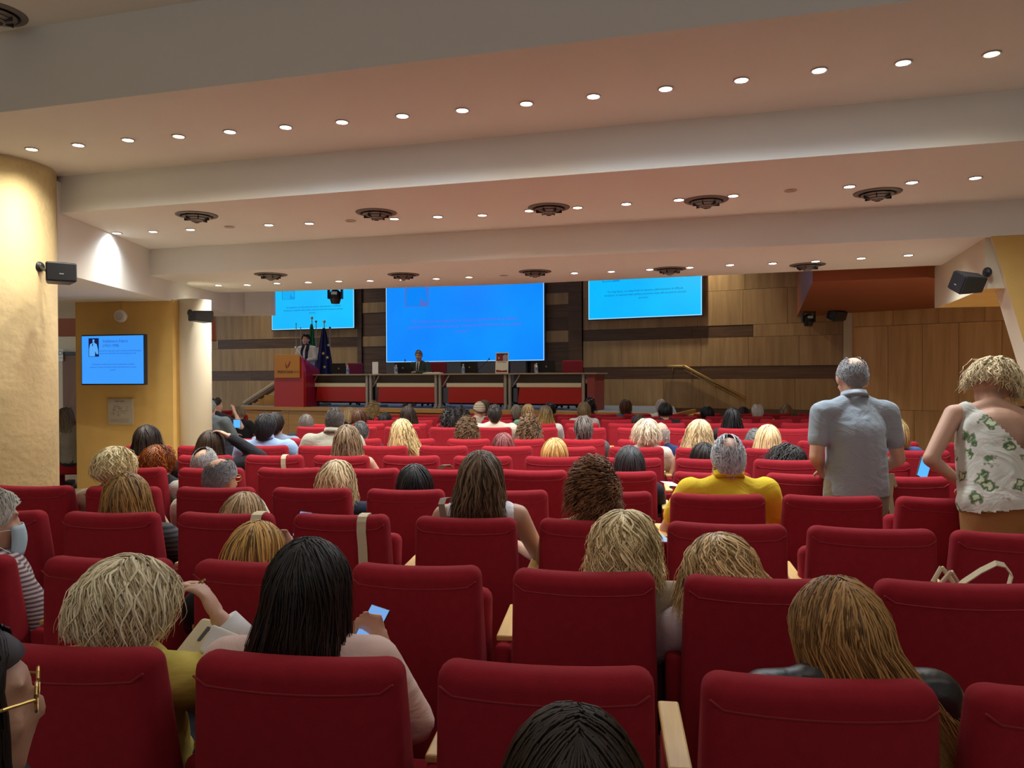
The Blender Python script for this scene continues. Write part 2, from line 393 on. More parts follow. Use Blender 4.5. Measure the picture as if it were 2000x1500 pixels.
M_ink = mat('dark_brown_ink', (.05, .02, .01), .6); M_ink2 = mat('brown_ink', (.25, .10, .02), .6)
word('FRENTANI', .088, .33, .765, M_ink, brd, bold=.001); word('EVENTI', .070, .61, .768, M_ink2, brd)
def flat(name, pts, m, par, y=-.042, th=.002):
    bm = bmesh.new(); extr(bm, [(p[0], y, p[1]) for p in pts], (0, -th, 0)); return link(name, mesh_of(bm), m, par)
flat('emblem', [(.345, 1.03), (.345, .93), (.36, .89), (.385, .865), (.395, .885), (.375, .93), (.36, .98)], mat('emblem_red', (.35, .015, .01), .5), brd)
flat('emblem', [(.385, .89), (.40, .95), (.43, .99), (.465, 1.06), (.475, 1.0), (.455, .94), (.42, .90)], mat('emblem_brown', (.28, .06, .012), .5), brd)
for k, (dx, h) in enumerate(((.30, .42), (.50, .40))):
    pass
mt = thing('gooseneck_microphone', 'thin white gooseneck microphone on the lectern', 'microphone'); mt.matrix_world = F
bm = bmesh.new(); pts = [Vector((.60-.16*s_*s_, .30-.10*s_, .97+.38*s_)) for s_ in [i/8 for i in range(9)]]; tube(bm, pts, .007, 6); link('stem', mesh_of(bm), M_white, mt)
bm = bmesh.new(); sph(bm, pts[-1], (.02, .02, .035)); link('capsule', mesh_of(bm), M_white, mt)
link('base', B(lathe, [(0, 0), (.05, 0), (.05, .02), (0, .03)], 16, Matrix.Translation((.60, .30, .945))), M_black, mt)

# ---- flags
def flag(px, Z, ptop, bands, label, wid=.30, spread=.24):
    Z += .45
    b = at(px, 735, Z); top = at(px, ptop, Z).z
    t = thing('flag_on_pole', label, 'flag', (b.x, b.y, SZ), 0, 'flags behind the lectern')
    H = top-SZ
    link('pole', B(cyl, (0, 0, 0), (0, 0, H-.03), .011, n=8), M_grey, t)
    bm = bmesh.new(); sph(bm, (0, 0, H), .035); link('finial', mesh_of(bm), M_brass, t)
    link('base', B(lathe, [(0, 0), (.16, 0), (.15, .03), (.03, .06), (0, .06)], 20), M_dgrey, t)
    z1 = H-.16; z0 = .35; nz = 20; na = 25
    v = []; f = []; mi = []
    for i in range(nz+1):
        k = i/nz; z = z1+(z0-z1)*k; w = .03+spread*k**.8
        for j in range(na):
            a = j/(na-1); x = (a*2-1)*w; y = .05*math.sin(a*16+2*k)*(.3+k)+.01; v.append((x+.02*k, y-.05, z))
    for i in range(nz):
        for j in range(na-1): f.append((i*na+j, i*na+j+1, (i+1)*na+j+1, (i+1)*na+j)); mi.append(min(len(bands)-1, bands_pick(len(bands), i/nz, j/(na-1))))
    me = pyd(v, f, True); 
    for m in bands: me.materials.append(m)
    me.polygons.foreach_set('material_index', mi)
    o = link('cloth', me, None, t); s = o.modifiers.new('s', 'SOLIDIFY'); s.thickness = .004
    return t, z0, z1
def bands_pick(n, k, a):
    if n == 1: return 0
    if k < .42: return 0
    return 1 if a < .85 else 2
flag(610, 18.9, 621, [mat('flag_green', (.02, .20, .07), .8), mat('flag_white', (.45, .45, .42), .8), mat('flag_red', (.35, .02, .03), .8)], 'green white and red flag hanging on a pole behind the speaker', spread=.16)
ft, z0, z1 = flag(634, 18.3, 628, [mat('flag_blue', (.006, .010, .10), .75)], 'dark blue flag with gold stars hanging on a pole', spread=.27)
for k in range(7):
    sx, sz = [(.10, 1.25), (.03, 1.02), (.04, .78), (.10, .58), (.13, 1.55), (-.06, .65), (.0, 1.35)][k]
    pts = []
    for i in range(10):
        r = .045 if i % 2 == 0 else .018; a = PI/2+i*PI/5; pts.append((sx+r*math.cos(a), sz+r*math.sin(a)-.1))
    flat('star', pts, mat('star_gold', (.62, .52, .22), .6), ft, y=-.125)
for px, pt in ((579, 632), (588, 640), (618, 628), (645, 640)):
    b = at(px, 735, 19.4); tp = at(px, pt, 19.4).z
    q = thing('flag_pole', {579: 'thin bare flag pole left of the woman speaker', 588: 'thin bare pole just above the woman speaker', 618: 'bare pole right beside the green flag', 645: 'bare pole just right of the blue flag'}[px], 'pole', (b.x, b.y, SZ))
    link('pole', B(cyl, (0, 0, 0), (0, 0, tp-SZ), .010, n=6), M_grey, q); bm = bmesh.new(); sph(bm, (0, 0, tp-SZ), .028 if px > 600 else .014, u=8, v=6); link('finial', mesh_of(bm), M_dgrey, q)

# ---- screens
M_sc1 = screen_mat('side_screen_glow', (0, .44, 1.0), (0, .56, 1.0), 1.0)
M_sc2 = screen_mat('main_screen_glow', (0, .215, 1.0), (0, .29, 1.0), 1.0)
M_tv = screen_mat('tv_glow', (.035, .30, 1.0), (.055, .38, 1.0), 1.0)
M_scedge = mat('screen_edge_glow', (0, 0, 0), emit=(.55, .85, 1), estr=.9)
def em(name, c, s=1.0): return mat(name, (0, 0, 0), .8, emit=c, estr=s)
Q1 = ['\u201cSo long there, cut away from its doctors, administrators in difficult', 'situations, to operate with perfect outcomes that will exceed its rational', 'process.\u201d']
def slide(par, w, h, y, txt, pic, coat, full=False, ts=1.0):
    """the projected slide: all flat print, x from 0..w, z from 0..h"""
    x0, x1, z1 = .13*w, .29*w, .93*h; z0 = .565*h
    flat('slide_picture', [(x0, z0), (x1, z0), (x1, z1), (x0, z1)], pic, par, y, .002)
    dw, dh = x1-x0, z1-z0; fx = lambda a, b: (x0+a*dw, z0+b*dh)
    flat('slide_figure', [fx(.06, .02), fx(.62, .02), fx(.66, .30), fx(.80, .12), fx(.96, .14), fx(.92, .40), fx(.80, .68), (x0+.60*dw, z0+.74*dh), fx(.56, .79), fx(.42, .79), fx(.38, .74), fx(.16, .68), fx(.06, .40)], coat, par, y-.002, .002)
    flat('slide_figure', [fx(.49+.10*math.cos(a), .87+.075*math.sin(a)) for a in np.linspace(0, 2*PI, 13)[:-1]], coat, par, y-.002, .002)
    flat('slide_figure', [fx(.40, .72), fx(.46, .72), fx(.44, .56), fx(.36, .60)], pic, par, y-.0045, .001)
    for i, s in enumerate(Q1): word(s, .0245*w*ts, .51*w, (.40-.055*i)*h, txt, par, y-.002, name='slide_text', ext=.0006)
    if full:
        word('Valdimero Fabris', .058*w, .35*w, .84*h, txt, par, y-.002, 'LEFT', name='slide_text', ext=.0006); word('(1923-1998)', .052*w, .35*w, .755*h, txt, par, y-.002, 'LEFT', name='slide_text', ext=.0006)
        word('and all his many years spent in practice at the old hospital', .0275*w, .31*w, .665*h, txt, par, y-.002, 'LEFT', name='slide_text', ext=.0006)
        word('and in the wards where he was teaching every day', .0275*w, .31*w, .615*h, txt, par, y-.002, 'LEFT', name='slide_text', ext=.0006)
def wall_screen(label, j, d, pxl, pxr, zb, m, txt, pic, coat, off=.16):
    n = Vector((d.y, -d.x, 0)); n = n if n.y < 0 else -n
    p = Vector(j)+n*off
    a = onp(pxl, 700, p, n); b = onp(pxr, 700, p, n); a.z = b.z = zb
    w = (b-a).length; h = w*9/16
    t = thing('projection_screen', label, 'screen'); t.matrix_world = frame(a, (b-a))
    link('frame', B(box, (w/2, .03, h/2), (w+.05, .05, h+.05)), M_dgrey, t)
    pn = link('screen_panel', B(box, (w/2, 0, h/2), (w, .02, h)), m, t)
    for c, s in (((w/2, -.011, .008), (w, .004, .016)), ((w/2, -.011, h-.008), (w, .004, .016)), ((.008, -.011, h/2), (.016, .004, h)), ((w-.008, -.011, h/2), (.016, .004, h))):
        link('edge_strip', B(box, c, s), M_scedge, pn)
    slide(pn, w, h, -.012, txt, pic, coat)
    return t, w, h
wall_screen('bright cyan side screen behind the woman at the lectern', WJ1, dL, 532, 692, 2.94, M_sc1, em('slide_ink_teal', (.0, .12, .35)), em('slide_pic_cyan', (.0, .30, .75)), em('slide_coat_cyan', (.0, .42, .9)))
wall_screen('largest blue projection screen in the middle of the stage wall', (WJ1), dM, 755, 1063, 2.0, M_sc2, em('slide_ink_violet', (.10, .13, .80)), em('slide_pic_violet', (.07, .16, .62)), em('slide_coat_blue', (.0, .24, .95)))
wall_screen('bright cyan side screen above the brass handrail', WJ2, dR, 1150, 1371, 2.935, M_sc1, em('slide_ink_teal', (0, 0, 0)), em('slide_pic_cyan', (0, 0, 0)), em('slide_coat_cyan', (0, 0, 0)))
# grey base under the main screen
bm = bmesh.new(); a = WJ1+dM*.98; Fm = frame(a, dM); box(bm, ((LM-2.4)/2, -.10, SZ+.52), (LM-2.4, .12, 1.03))
o = tag(link('screen_plinth', mesh_of(bm), mat('grey_panel', (.16, .15, .15), .6)), 'grey panel wall under the main blue screen', 'panel'); o.matrix_world = Fm

# ---- television
a = at(158, 748, 10.15)
w = 1.0; t = thing('television', 'wall-mounted flat television showing a blue slide', 'television')
TVp = Vector((at(158, 700, 10.12).x, 10.12, 1.62-(752-738.2)*10.12/1500)); t.matrix_world = frame(TVp, (math.cos(.22), -math.sin(.22), 0))
w = .965; h = .66
link('casing', B(box, (w/2, .03, h/2), (w, .06, h), bev=.01), M_black, t)
pn = link('screen_panel', B(box, (w/2, -.001, h/2), (w-.035, .004, h-.035)), M_tv, t)
slide(pn, w, h, -.004, em('tv_ink', (.02, .10, .55)), em('tv_dark', (.004, .008, .06)), em('tv_coat', (.10, .42, 1.0)), True)
link('wall_bracket', B(box, (w/2, .25, h/2), (.3, .40, .2)), M_dgrey, t)
# oval loudspeaker above TV, fire plan below
F = TVM.copy()
def onTV(px, py): v = onp(px, py, TVM.translation, TVM.to_3x3() @ Vector((0, 1, 0))); return TVM.inverted() @ v
q = onTV(237.5, 617.5)
t = thing('wall_loudspeaker', 'round white loudspeaker above the television', 'speaker'); t.matrix_world = TVM @ Matrix.Translation(q) @ Matrix.Rotation(PI/2, 4, 'X')
link('housing', B(lathe, [(.085, 0), (.088, .03), (.075, .055), (0, .06)], 28), M_white, t)
link('grille', B(lathe, [(.06, .0595), (.055, .066), (0, .068)], 28), mat('pale_grille', (.6, .58, .54), .7), t)
link('cable_duct', B(box, (0, .16, .01), (.014, .20, .014)), M_yel, t)
q = onTV(237, 804)
t = thing('notice_board', 'square framed evacuation plan below the television', 'notice'); t.matrix_world = TVM @ Matrix.Translation(q)
link('frame', B(box, (0, -.012, 0), (.365, .024, .355), bev=.003), mat('notice_frame', (.50, .44, .32), .4), t)
sh = link('sheet', B(box, (0, -.027, 0), (.33, .004, .32)), mat('notice_paper', (.48, .43, .33), .6), t)
rg = random.Random(8)
for k in range(34):
    bm = bmesh.new(); x, z = rg.uniform(-.11, .11), rg.uniform(-.06, .09); hz = rg.random() < .5; l_ = rg.uniform(.02, .07)
    box(bm, (x, -.030, z), (l_ if hz else .004, .002, .004 if hz else l_)); link('plan_line', mesh_of(bm), mat('plan_ink', (.22, .17, .12), .7), sh)
for k in range(5):
    link('plan_text', B(box, (-.07 if k % 2 else .06, -.030, -.10-.010*k), (.13, .002, .004)), mat('plan_ink', (0, 0, 0)), sh)
word('PIANO TERRA', .022, 0, .134, mat('plan_ink', (0, 0, 0)), sh, -.031, name='plan_text')
# no-smoking sign in the gap
t = thing('wall_sign', 'white no smoking sign on the far cream wall', 'sign'); p = at(118, 694, 16.2); t.matrix_world = frame(p, (1, 0, 0))
link('plate', B(box, (0, 0, 0), (.11, .01, .24)), M_white, t)
link('ring', B(lathe, [(.036, 0), (.045, 0), (.045, .004), (.036, .004), (.036, 0)], 20, Matrix.Translation((0, -.006, .05)) @ Matrix.Rotation(PI/2, 4, 'X')), M_ink, t)
word('NO SMOKING', .016, 0, -.06, M_ink, t, -.007)

# ---- loudspeakers on brackets
def speaker(pos, yaw, pitch, roll, size, label, mount):
    t = thing('loudspeaker', label, 'speaker', group='black loudspeakers on the walls')
    M = Matrix.Translation(pos) @ Euler((pitch, roll, yaw), 'XYZ').to_matrix().to_4x4(); t.matrix_world = M
    w, d, h = size
    bm = bmesh.new(); box(bm, (0, 0, 0), (w, d, h))
    for v in bm.verts:
        if v.co.y > 0: v.co.x *= .78; v.co.z *= .8
    bmesh.ops.bevel(bm, geom=list(bm.edges), offset=.008, segments=2, affect='EDGES')
    link('cabinet', mesh_of(bm), M_dgrey, t)
    g = link('grille', B(box, (0, -d/2-.002, 0), (w*.93, .01, h*.9), bev=.004), M_black, t)
    link('badge', B(box, (0, -d/2-.009, -h*.12), (w*.14, .003, h*.05)), M_grey, g)
    L_ = M.inverted() @ Vector(mount)
    bm = bmesh.new(); cyl(bm, (0, d/2, 0), L_, .014, n=8); link('bracket', mesh_of(bm), M_black, t)
    bm = bmesh.new(); sph(bm, L_, (.05, .03, .05)); link('mounting_plate', mesh_of(bm), M_black, t)
    return t
def on_col(px, py, cx, cy, r):
    v = ray(px, py); u_ = Vector((v.x, v.y)).normalized(); k_ = Vector((cx, cy)); b_ = u_.dot(k_); d_ = b_-math.sqrt(max(0, b_*b_-k_.dot(k_)+r*r)); return Vector((u_.x*d_, u_.y*d_, EYE+v.z/Vector((v.x, v.y)).length*d_))
p = at(117, 536, 6.85); speaker(p, .62, -.08, 0, (.24, .26, .17), 'black box loudspeaker on the thick stucco column', on_col(76, 521, -4.924, 7.26, .55))
p = at(391, 618, 10.2); speaker(p, 2.5, .0, 0, (.22, .25, .16), 'black box loudspeaker on the slim cream column', on_col(371, 611, -4.42, 10.72, .215))
p = at(1892, 552, 7.15); speaker(p, -1.35, .0, .50, (.17, .26, .18), 'black tilted loudspeaker by the slanted ochre wall', at(1928, 532, 7.3))
p = at(1636, 615, 14.6); speaker(p, -1.25, .0, .40, (.22, .30, .20), 'black loudspeaker at the corner of the brown stone wall', at(1656, 603, 15.0))
p = at(135, 604, 16.7); speaker(p, .3, 0, 0, (.3, .25, .2), 'dark loudspeaker seen in the gap beside the stucco column', at(128, 600, 17.02))

# ---- moving-head lights
def moving_head(px, py, Y, s, label, z1):
    p = at(px, py, Y); t = thing('stage_light', label, 'lamp', p)
    link('base', B(box, (0, 0, .16*s), (.24*s, .18*s, .08*s), bev=.01), M_black, t)
    link('clamp', B(cyl, (0, 0, .19*s), (0, 0, z1-p.z), .02, n=8), M_black, t)
    for sx in (-1, 1): link('yoke_arm', B(box, (sx*.11*s, 0, .05*s), (.03*s, .09*s, .2*s), bev=.006), M_black, t)
    bm = bmesh.new(); lathe(bm, [(0, -.13*s), (.07*s, -.13*s), (.095*s, -.05*s), (.09*s, .06*s), (.05*s, .10*s), (0, .11*s)], 16); link('head', mesh_of(bm), M_black, t)
    link('lens_panel', B(box, (0, -.092*s, .04*s), (.10*s, .01, .05*s)), mat('lens_glass', (.5, .7, .8), .1), t)
moving_head(655, 578, 12.3, .95, 'black moving-head stage light hanging before the cyan screen', HS)
moving_head(1579, 624, 14.8, 1.0, 'black moving-head stage light under the terracotta soffit', 2.84)

# ---- brass handrail
t = thing('handrail', 'brass handrail sloping down the stage wall', 'handrail')
nR = Vector((dR.y, -dR.x, 0)); nR = nR if nR.y < 0 else -nR
pr = WJ2+nR*.12
A_, B_, C_ = onp(1304, 715, pr, nR), onp(1336, 715, pr, nR), onp(1457, 779, pr, nR)
bm = bmesh.new(); tube(bm, [A_, B_, C_], .036, 12); sph(bm, B_, .038); link('rail', mesh_of(bm), M_brass, t)
bm = bmesh.new(); off = Vector((0, 0, -.075)); tube(bm, [B_+off, C_+off], .014, 8); link('lower_rail', mesh_of(bm), M_brass, t)
for q in (A_.lerp(B_, .3), B_.lerp(C_, .12), B_.lerp(C_, .5), B_.lerp(C_, .88)):
    bm = bmesh.new(); cyl(bm, q-Vector((0, 0, .09)), q, .012, n=8); cyl(bm, q-Vector((0, 0, .09)), q-Vector((0, 0, .09))-nR*.11, .012, n=8); link('bracket', mesh_of(bm), M_brass, t)

# ---- things on the speakers' tables
TT = SZ+.739
def on_desk(px, n=.25): v = stp(s_of(px)+.0, n); return v.x, v.y
def s_at(px, n):       # stage s coordinate where the pixel column meets the line n deep
    v = ray(px, 735); v.z = 0; D = DC+nS*n; A = Matrix(((dS.x, -v.x), (dS.y, -v.y))); r = A.inverted() @ Vector((-D.x, -D.y)); return r.x
def desk_frame(px, n, rot=0): p = stp(s_at(px, n), n, TT); return frame(p, dS) @ Matrix.Rotation(rot, 4, 'Z')
for px, lb in ((662, 'black monitor next to the lectern'), (787, 'black monitor in front of the seated man'), (917, 'black monitor in the middle of the tables'), (1067, 'black monitor beside the red chair')):
    t = thing('laptop', lb+', screen seen from behind', 'laptop', group='laptops on the speakers tables'); t.matrix_world = desk_frame(px, .30, .12)
    link('keyboard', B(box, (0, .13, .01), (.37, .25, .02), bev=.004), M_dgrey, t)
    lid = link('lid', B(box, (0, 0, 0), (.38, .014, .25), bev=.004), M_black, t); lid.location = (0, 0, .135); lid.rotation_euler = (.30, 0, 0)
    link('logo', B(lathe, [(0, 0), (.018, 0), (.018, .002), (0, .002)], 16, Matrix.Rotation(PI/2, 4, 'X') @ Matrix.Translation((0, 0, .007))), M_grey, lid)
M_water = mat('clear_plastic', (.75, .82, .88), .1, trans=.6)
for px, lb, cup in ((679, 'beside the monitor near the lectern', 0), (774, 'left of the seated man', 1), (905, 'left of the middle monitor', 1), (1048, 'left of the monitor by the red chair', 1)):
    t = thing('water_bottle', 'small clear water bottle '+lb, 'bottle'); t.matrix_world = desk_frame(px, .18)
    link('body', B(lathe, [(0, 0), (.032, 0), (.034, .03), (.030, .05), (.034, .08), (.032, .13), (.014, .165), (.013, .18), (0, .18)], 14), M_water, t)
    link('cap', B(lathe, [(0, .18), (.016, .18), (.016, .20), (0, .20)], 12), M_white, t)
    link('label_band', B(lathe, [(.0355, .06), (.0355, .11)], 14), mat('blue_label', (.12, .22, .5), .5), t)
    if cup:
        t = thing('paper_cup_stack', 'peach paper cups stacked behind the bottle '+lb, 'cup'); t.matrix_world = desk_frame(px-1, .52)
        for k in range(3): link('cup', B(lathe, [(0, .02*k), (.026, .02*k), (.036, .02*k+.09+.03*k), (.033, .02*k+.09+.03*k), (0, .02*k+.04)], 14), mat('peach_paper', (.72, .48, .34), .6), t)
# white card, book, stand poster, microphones
t = thing('info_card', 'blank white card standing on the first speakers\' table', 'card'); t.matrix_world = desk_frame(733, .12, -.25)
link('sheet', B(box, (0, 0, .135), (.19, .006, .27)), M_white, t); link('foot', B(box, (0, .05, .003), (.19, .1, .006)), M_white, t)
t = thing('open_book', 'open book lying in front of the seated man', 'book'); t.matrix_world = desk_frame(841, .14, .1)
for sx in (-1, 1):
    bm = bmesh.new(); extr(bm, [(0, 0, .012), (sx*.08, 0, .034), (sx*.19, 0, .016), (sx*.19, 0, 0), (0, 0, 0)], (0, .26, 0)); link('page_block', mesh_of(bm), mat('page_cream', (.75, .68, .5), .8), t)
t = thing('poster_stand', 'upright poster stand with red picture on white sheet', 'poster'); t.matrix_world = desk_frame(980, .10)
b_ = link('board', B(box, (0, 0, .215), (.29, .012, .43)), mat('poster_white', (.70, .70, .58), .6), t); b_.rotation_euler = (-.06, 0, 0)
def pp(pts, m, y=-.0065): return flat('print', pts, m, b_, y, .001)
pp([(-.125, .255), (.125, .255), (.125, .41), (-.125, .41)], mat('poster_red', (.22, .015, .02), .5))
pp([(.03, .255), (.11, .255), (.12, .37), (.07, .40), (.02, .35)], mat('poster_photo', (.35, .30, .36), .5), -.008)
pp([(-.125, .385), (.125, .385), (.125, .41), (-.125, .41)], mat('poster_navy', (.01, .01, .06), .5), -.008)
pp([(-.125, .02), (.125, .02), (.125, .065), (0, .055), (-.125, .075)], mat('poster_red', (0, 0, 0)))
word('9', .07, -.07, .29, M_white, b_, -.009, name='print'); word('Quota di iscrizione', .026, 0, .225, M_ink, b_, -.008, name='print')
for px, tilt, n in ((789, .03, .60), (930, .30, .60)):
    t = thing('desk_microphone', 'slim desk microphone '+('left of the seated man' if px < 800 else 'leaning right behind the middle monitor'), 'microphone'); t.matrix_world = desk_frame(px, n)
    link('base', B(box, (0, 0, .015), (.10, .13, .03), bev=.006), M_black, t)
    link('stem', B(cyl, (0, 0, .03), (tilt, 0, .30), .006, n=6), M_black, t); bm = bmesh.new(); sph(bm, (tilt*1.05, 0, .31), (.013, .013, .028)); link('capsule', mesh_of(bm), M_black, t)
# stage chairs
def stage_chair(px, n, rot, m, label):
    t = thing('office_chair', label, 'chair', group='chairs behind the speakers tables'); p = stp(s_at(px, n), n, SZ); t.matrix_world = frame(p, dS) @ Matrix.Rotation(rot, 4, 'Z')
    # rot 0: chair faces the hall (-y), back at +y
    link('backrest', B(box, (0, .22, .74), (.46, .07, .54), bev=.03, seg=3), m, t); link('seat', B(box, (0, 0, .46), (.48, .46, .09), bev=.03, seg=3), m, t)
    link('column', B(cyl, (0, 0, .1), (0, 0, .42), .03, n=10), M_black, t)
    for k in range(5):
        a = k*2*PI/5; link('leg', B(cyl, (0, 0, .10), (.27*math.cos(a), .27*math.sin(a), .06), .02, n=6), M_black, t)
        bm = bmesh.new(); sph(bm, (.27*math.cos(a), .27*math.sin(a), .03), .03, u=8, v=6); link('castor', mesh_of(bm), M_black, t)
    link('back_post', B(box, (0, .2, .5), (.05, .03, .3)), M_black, t)
M_chr = mat('stage_chair_red', (.26, .012, .025), .8)
stage_chair(706, 1.1, 1.35, M_chr, 'red office chair turned sideways near the white card')
stage_chair(847, 1.05, .1, M_chr, 'red office chair behind the seated man')
stage_chair(1000, 1.1, 1.4, mat('navy_leather', (.01, .012, .03), .5), 'dark navy office chair behind the poster stand')
stage_chair(1111, .85, 0, M_chr, 'empty red office chair at the far end of the tables')

# ============================================================ CEILING FITTINGS
def word_ord(i): return ['first', 'second', 'third', 'fourth', 'fifth', 'sixth', 'seventh', 'eighth', 'ninth', 'tenth', 'eleventh', 'twelfth', 'thirteenth', 'fourteenth', 'fifteenth', 'sixteenth', 'seventeenth', 'eighteenth', 'nineteenth', 'twentieth', 'twenty-first', 'twenty-second'][i]
me_ring = B(lathe, [(.042, 0), (.054, -.001), (.056, -.005), (.052, -.008), (.043, -.006), (.040, .008)], 20)
me_lens = B(lathe, [(.042, -.004), (.03, -.007), (0, -.009)], 20)
M_lw = em('lamp_white', (1, .97, .93), 30); M_lc = em('lamp_cool', (.85, .93, 1), 40); M_ly = em('lamp_warm', (1, .84, .55), 26); M_loff = mat('lamp_off', (.45, .32, .2), .4)
M_lring = mat('lamp_ring', (.55, .50, .44), .35, metal=.4)
KCOL = {'w': (1, .97, .92), 'c': (.84, .93, 1), 'y': (1, .90, .74)}
spots = {}
for k in 'wcy':
    l_ = bpy.data.lights.new('downlight_'+k, 'SPOT'); l_.energy = SPOT_W*(1.15 if k == 'c' else 1); l_.color = KCOL[k]; l_.spot_size = math.radians(152); l_.spot_blend = 1.0; l_.shadow_soft_size = .045; spots[k] = l_
def downlight(p, kind, label, grp):
    t = thing('downlight', label, 'ceiling light', p, 0, grp)
    link('trim_ring', me_ring, M_lring, t); o = link('lens', me_lens.copy(), {'w': M_lw, 'r': M_lw, 'c': M_lc, 'y': M_ly, 'o': M_loff}[kind], t)
    if kind != 'o':
        l_ = bpy.data.objects.new('lamp_light', spots[kind]); C.objects.link(l_); l_.parent = t; l_.location = (0, 0, -.012)
R1 = [(62, 291, 'y'), (153, 283, 'w'), (250, 273, 'y'), (349, 266, 'y'), (449, 257, 'w'), (558, 248, 'c'), (668, 238, 'w'), (786, 226, 'c'), (903, 215, 'w'), (1028, 202, 'y'), (1159, 188, 'c'), (1300, 173, 'c'), (1448, 156, 'c'), (1600, 137, 'c'), (1764, 122, 'c'), (1937, 105, 'y')]
R2 = [(228, 455, 'c'), (299, 452, 'y'), (372, 448, 'w'), (448, 443, 'o'), (525, 439, 'c'), (604, 436, 'w'), (685, 431, 'o'), (770, 427, 'y'), (855, 423, 'c'), (942, 420, 'y'), (1034, 411, 'y'), (1128, 405, 'y'), (1223, 398, 'w'), (1326, 390, 'c'), (1432, 382, 'w'), (1544, 372, 'o'), (1659, 364, 'c'), (1781, 356, 'c'), (1905, 347, 'c')]
R3 = [(427, 557, 'w'), (483, 556, 'w'), (541, 553, 'w'), (602, 551, 'w'), (662, 549, 'y'), (723, 548, 'w'), (787, 546, 'w'), (852, 544, 'w'), (916, 541, 'y'), (984, 538, 'o'), (1122, 533, 'w'), (1194, 530, 'w'), (1269, 526, 'w'), (1347, 522, 'w'), (1426, 517, 'w'), (1509, 514, 'c'), (1593, 510, 'c'), (1682, 504, 'w'), (1774, 498, 'c')]
for rows, z, nm in ((R1, H1, 'nearest'), (R2, H2, 'middle'), (R3, H3, 'farthest')):
    for i, (x, y, k) in enumerate(rows):
        downlight(onz(x, y, z-.002), k, f"small round {'unlit ' if k == 'o' else ''}downlight, {word_ord(i)} from the left in the {nm} ceiling row", nm+' row of ceiling downlights')
# downlights of the same kind in the ceiling over and behind the camera, and over the stage
k = 0
rear_l = bpy.data.lights.new('rear_downlight', 'SPOT'); rear_l.energy = 30; rear_l.color = (1, .96, .9); rear_l.spot_size = math.radians(150); rear_l.spot_blend = .9; rear_l.shadow_soft_size = .05; spots['r'] = rear_l
for n_ in (2.6, -.4):
    for s_ in (-4, -2.4, -.8, .8, 2.4, 4):
        v = cpt(s_, n_); v.z = H0-.002
        downlight(v, 'r', f"downlight in the high rear ceiling, {word_ord(k)} of those overhead", 'rear ceiling downlights'); k += 1
k = 0
for s_, n_, pw in ((-4.2, -1.9, 1.6), (-1.8, -1.9, 1.6), (.6, -1.9, 1.6), (3.0, -1.7, 1.6), (4.6, 2.2, 3.0), (-5.2, 2.2, 1.2), (-6.5, 1.2, 1.3), (-1, 2.0, .6)):
    v = stp(s_, n_, HS-.002); t = thing('stage_downlight', f'{word_ord(k)} stage downlight high above the platform', 'ceiling light', v, 0, 'stage downlights'); k += 1
    link('trim_ring', me_ring, M_lring, t); link('lens', me_lens.copy(), M_ly, t)
    l_ = bpy.data.lights.new('stage_lamp', 'SPOT'); l_.energy = 90*pw; l_.color = (1, .84, .62); l_.spot_size = 2.3; l_.spot_blend = .8; l_.shadow_soft_size = .06
    q = bpy.data.objects.new('lamp_light', l_); C.objects.link(q); q.parent = t; q.location = (0, 0, -.02)
for k_, (x_, y_) in enumerate(((6.9, 9.1), (7.9, 8.9), (9.2, 8.7))):  # unseen lamps added only to brighten the brown stone side wall
    t = thing('hidden_fill_light', f'{word_ord(k_)} added fill light for the brown stone wall, out of sight behind the ochre wall', 'ceiling light', (x_, y_, 2.438), 0, 'added side fill lights')
    link('trim_ring', me_ring, M_lring, t); link('lens', me_lens.copy(), M_ly, t)
    l_ = bpy.data.lights.new('side_fill_lamp', 'SPOT'); l_.energy = 120; l_.color = (1, .86, .62); l_.spot_size = 2.9; l_.spot_blend = .8; l_.shadow_soft_size = .05
    q = bpy.data.objects.new('lamp_light', l_); C.objects.link(q); q.parent = t; q.location = (0, 0, -.02)
# round air diffusers
def diffuser(p, label):
    t = thing('air_diffuser', label, 'vent', p, 0, 'round ceiling air diffusers')
    link('outer_ring', B(lathe, [(.205, 0), (.20, -.008), (.16, -.014), (.155, 0)], 32), M_vent, t)
    link('throat', B(lathe, [(.156, -.001), (0, -.002)], 32), M_ventd, t)
    for r, z in ((.135, -.022), (.10, -.038), (.065, -.054), (.033, -.066)):
        link('cone_ring', B(lathe, [(r, z+.004), (r+.004, z), (r*.72, z-.012), (r*.70, z-.008), (r*.8, z+.002)], 28), M_vent, t)
    for a in range(3): link('spoke', B(box, (0, 0, -.03), (.25, .006, .05), Matrix.Rotation(a*PI/3, 4, 'Z')), M_ventd, t)
for i, (x, y) in enumerate(((384, 420), (735, 415), (1072, 405), (1379, 391), (1714, 376))): diffuser(onz(x, y, H2-.001), f'round grey air diffuser, {word_ord(i)} from the left in the nearer row')
for i, (x, y) in enumerate(((529, 536), (788, 536), (1045, 530), (1308, 525), (1577, 517))): diffuser(onz(x, y, H3-.001), f'round grey air diffuser, {word_ord(i)} from the left in the farther row')
diffuser(onz(-10, 26, H0-.001), 'round grey air diffuser at the upper left corner of the high ceiling')
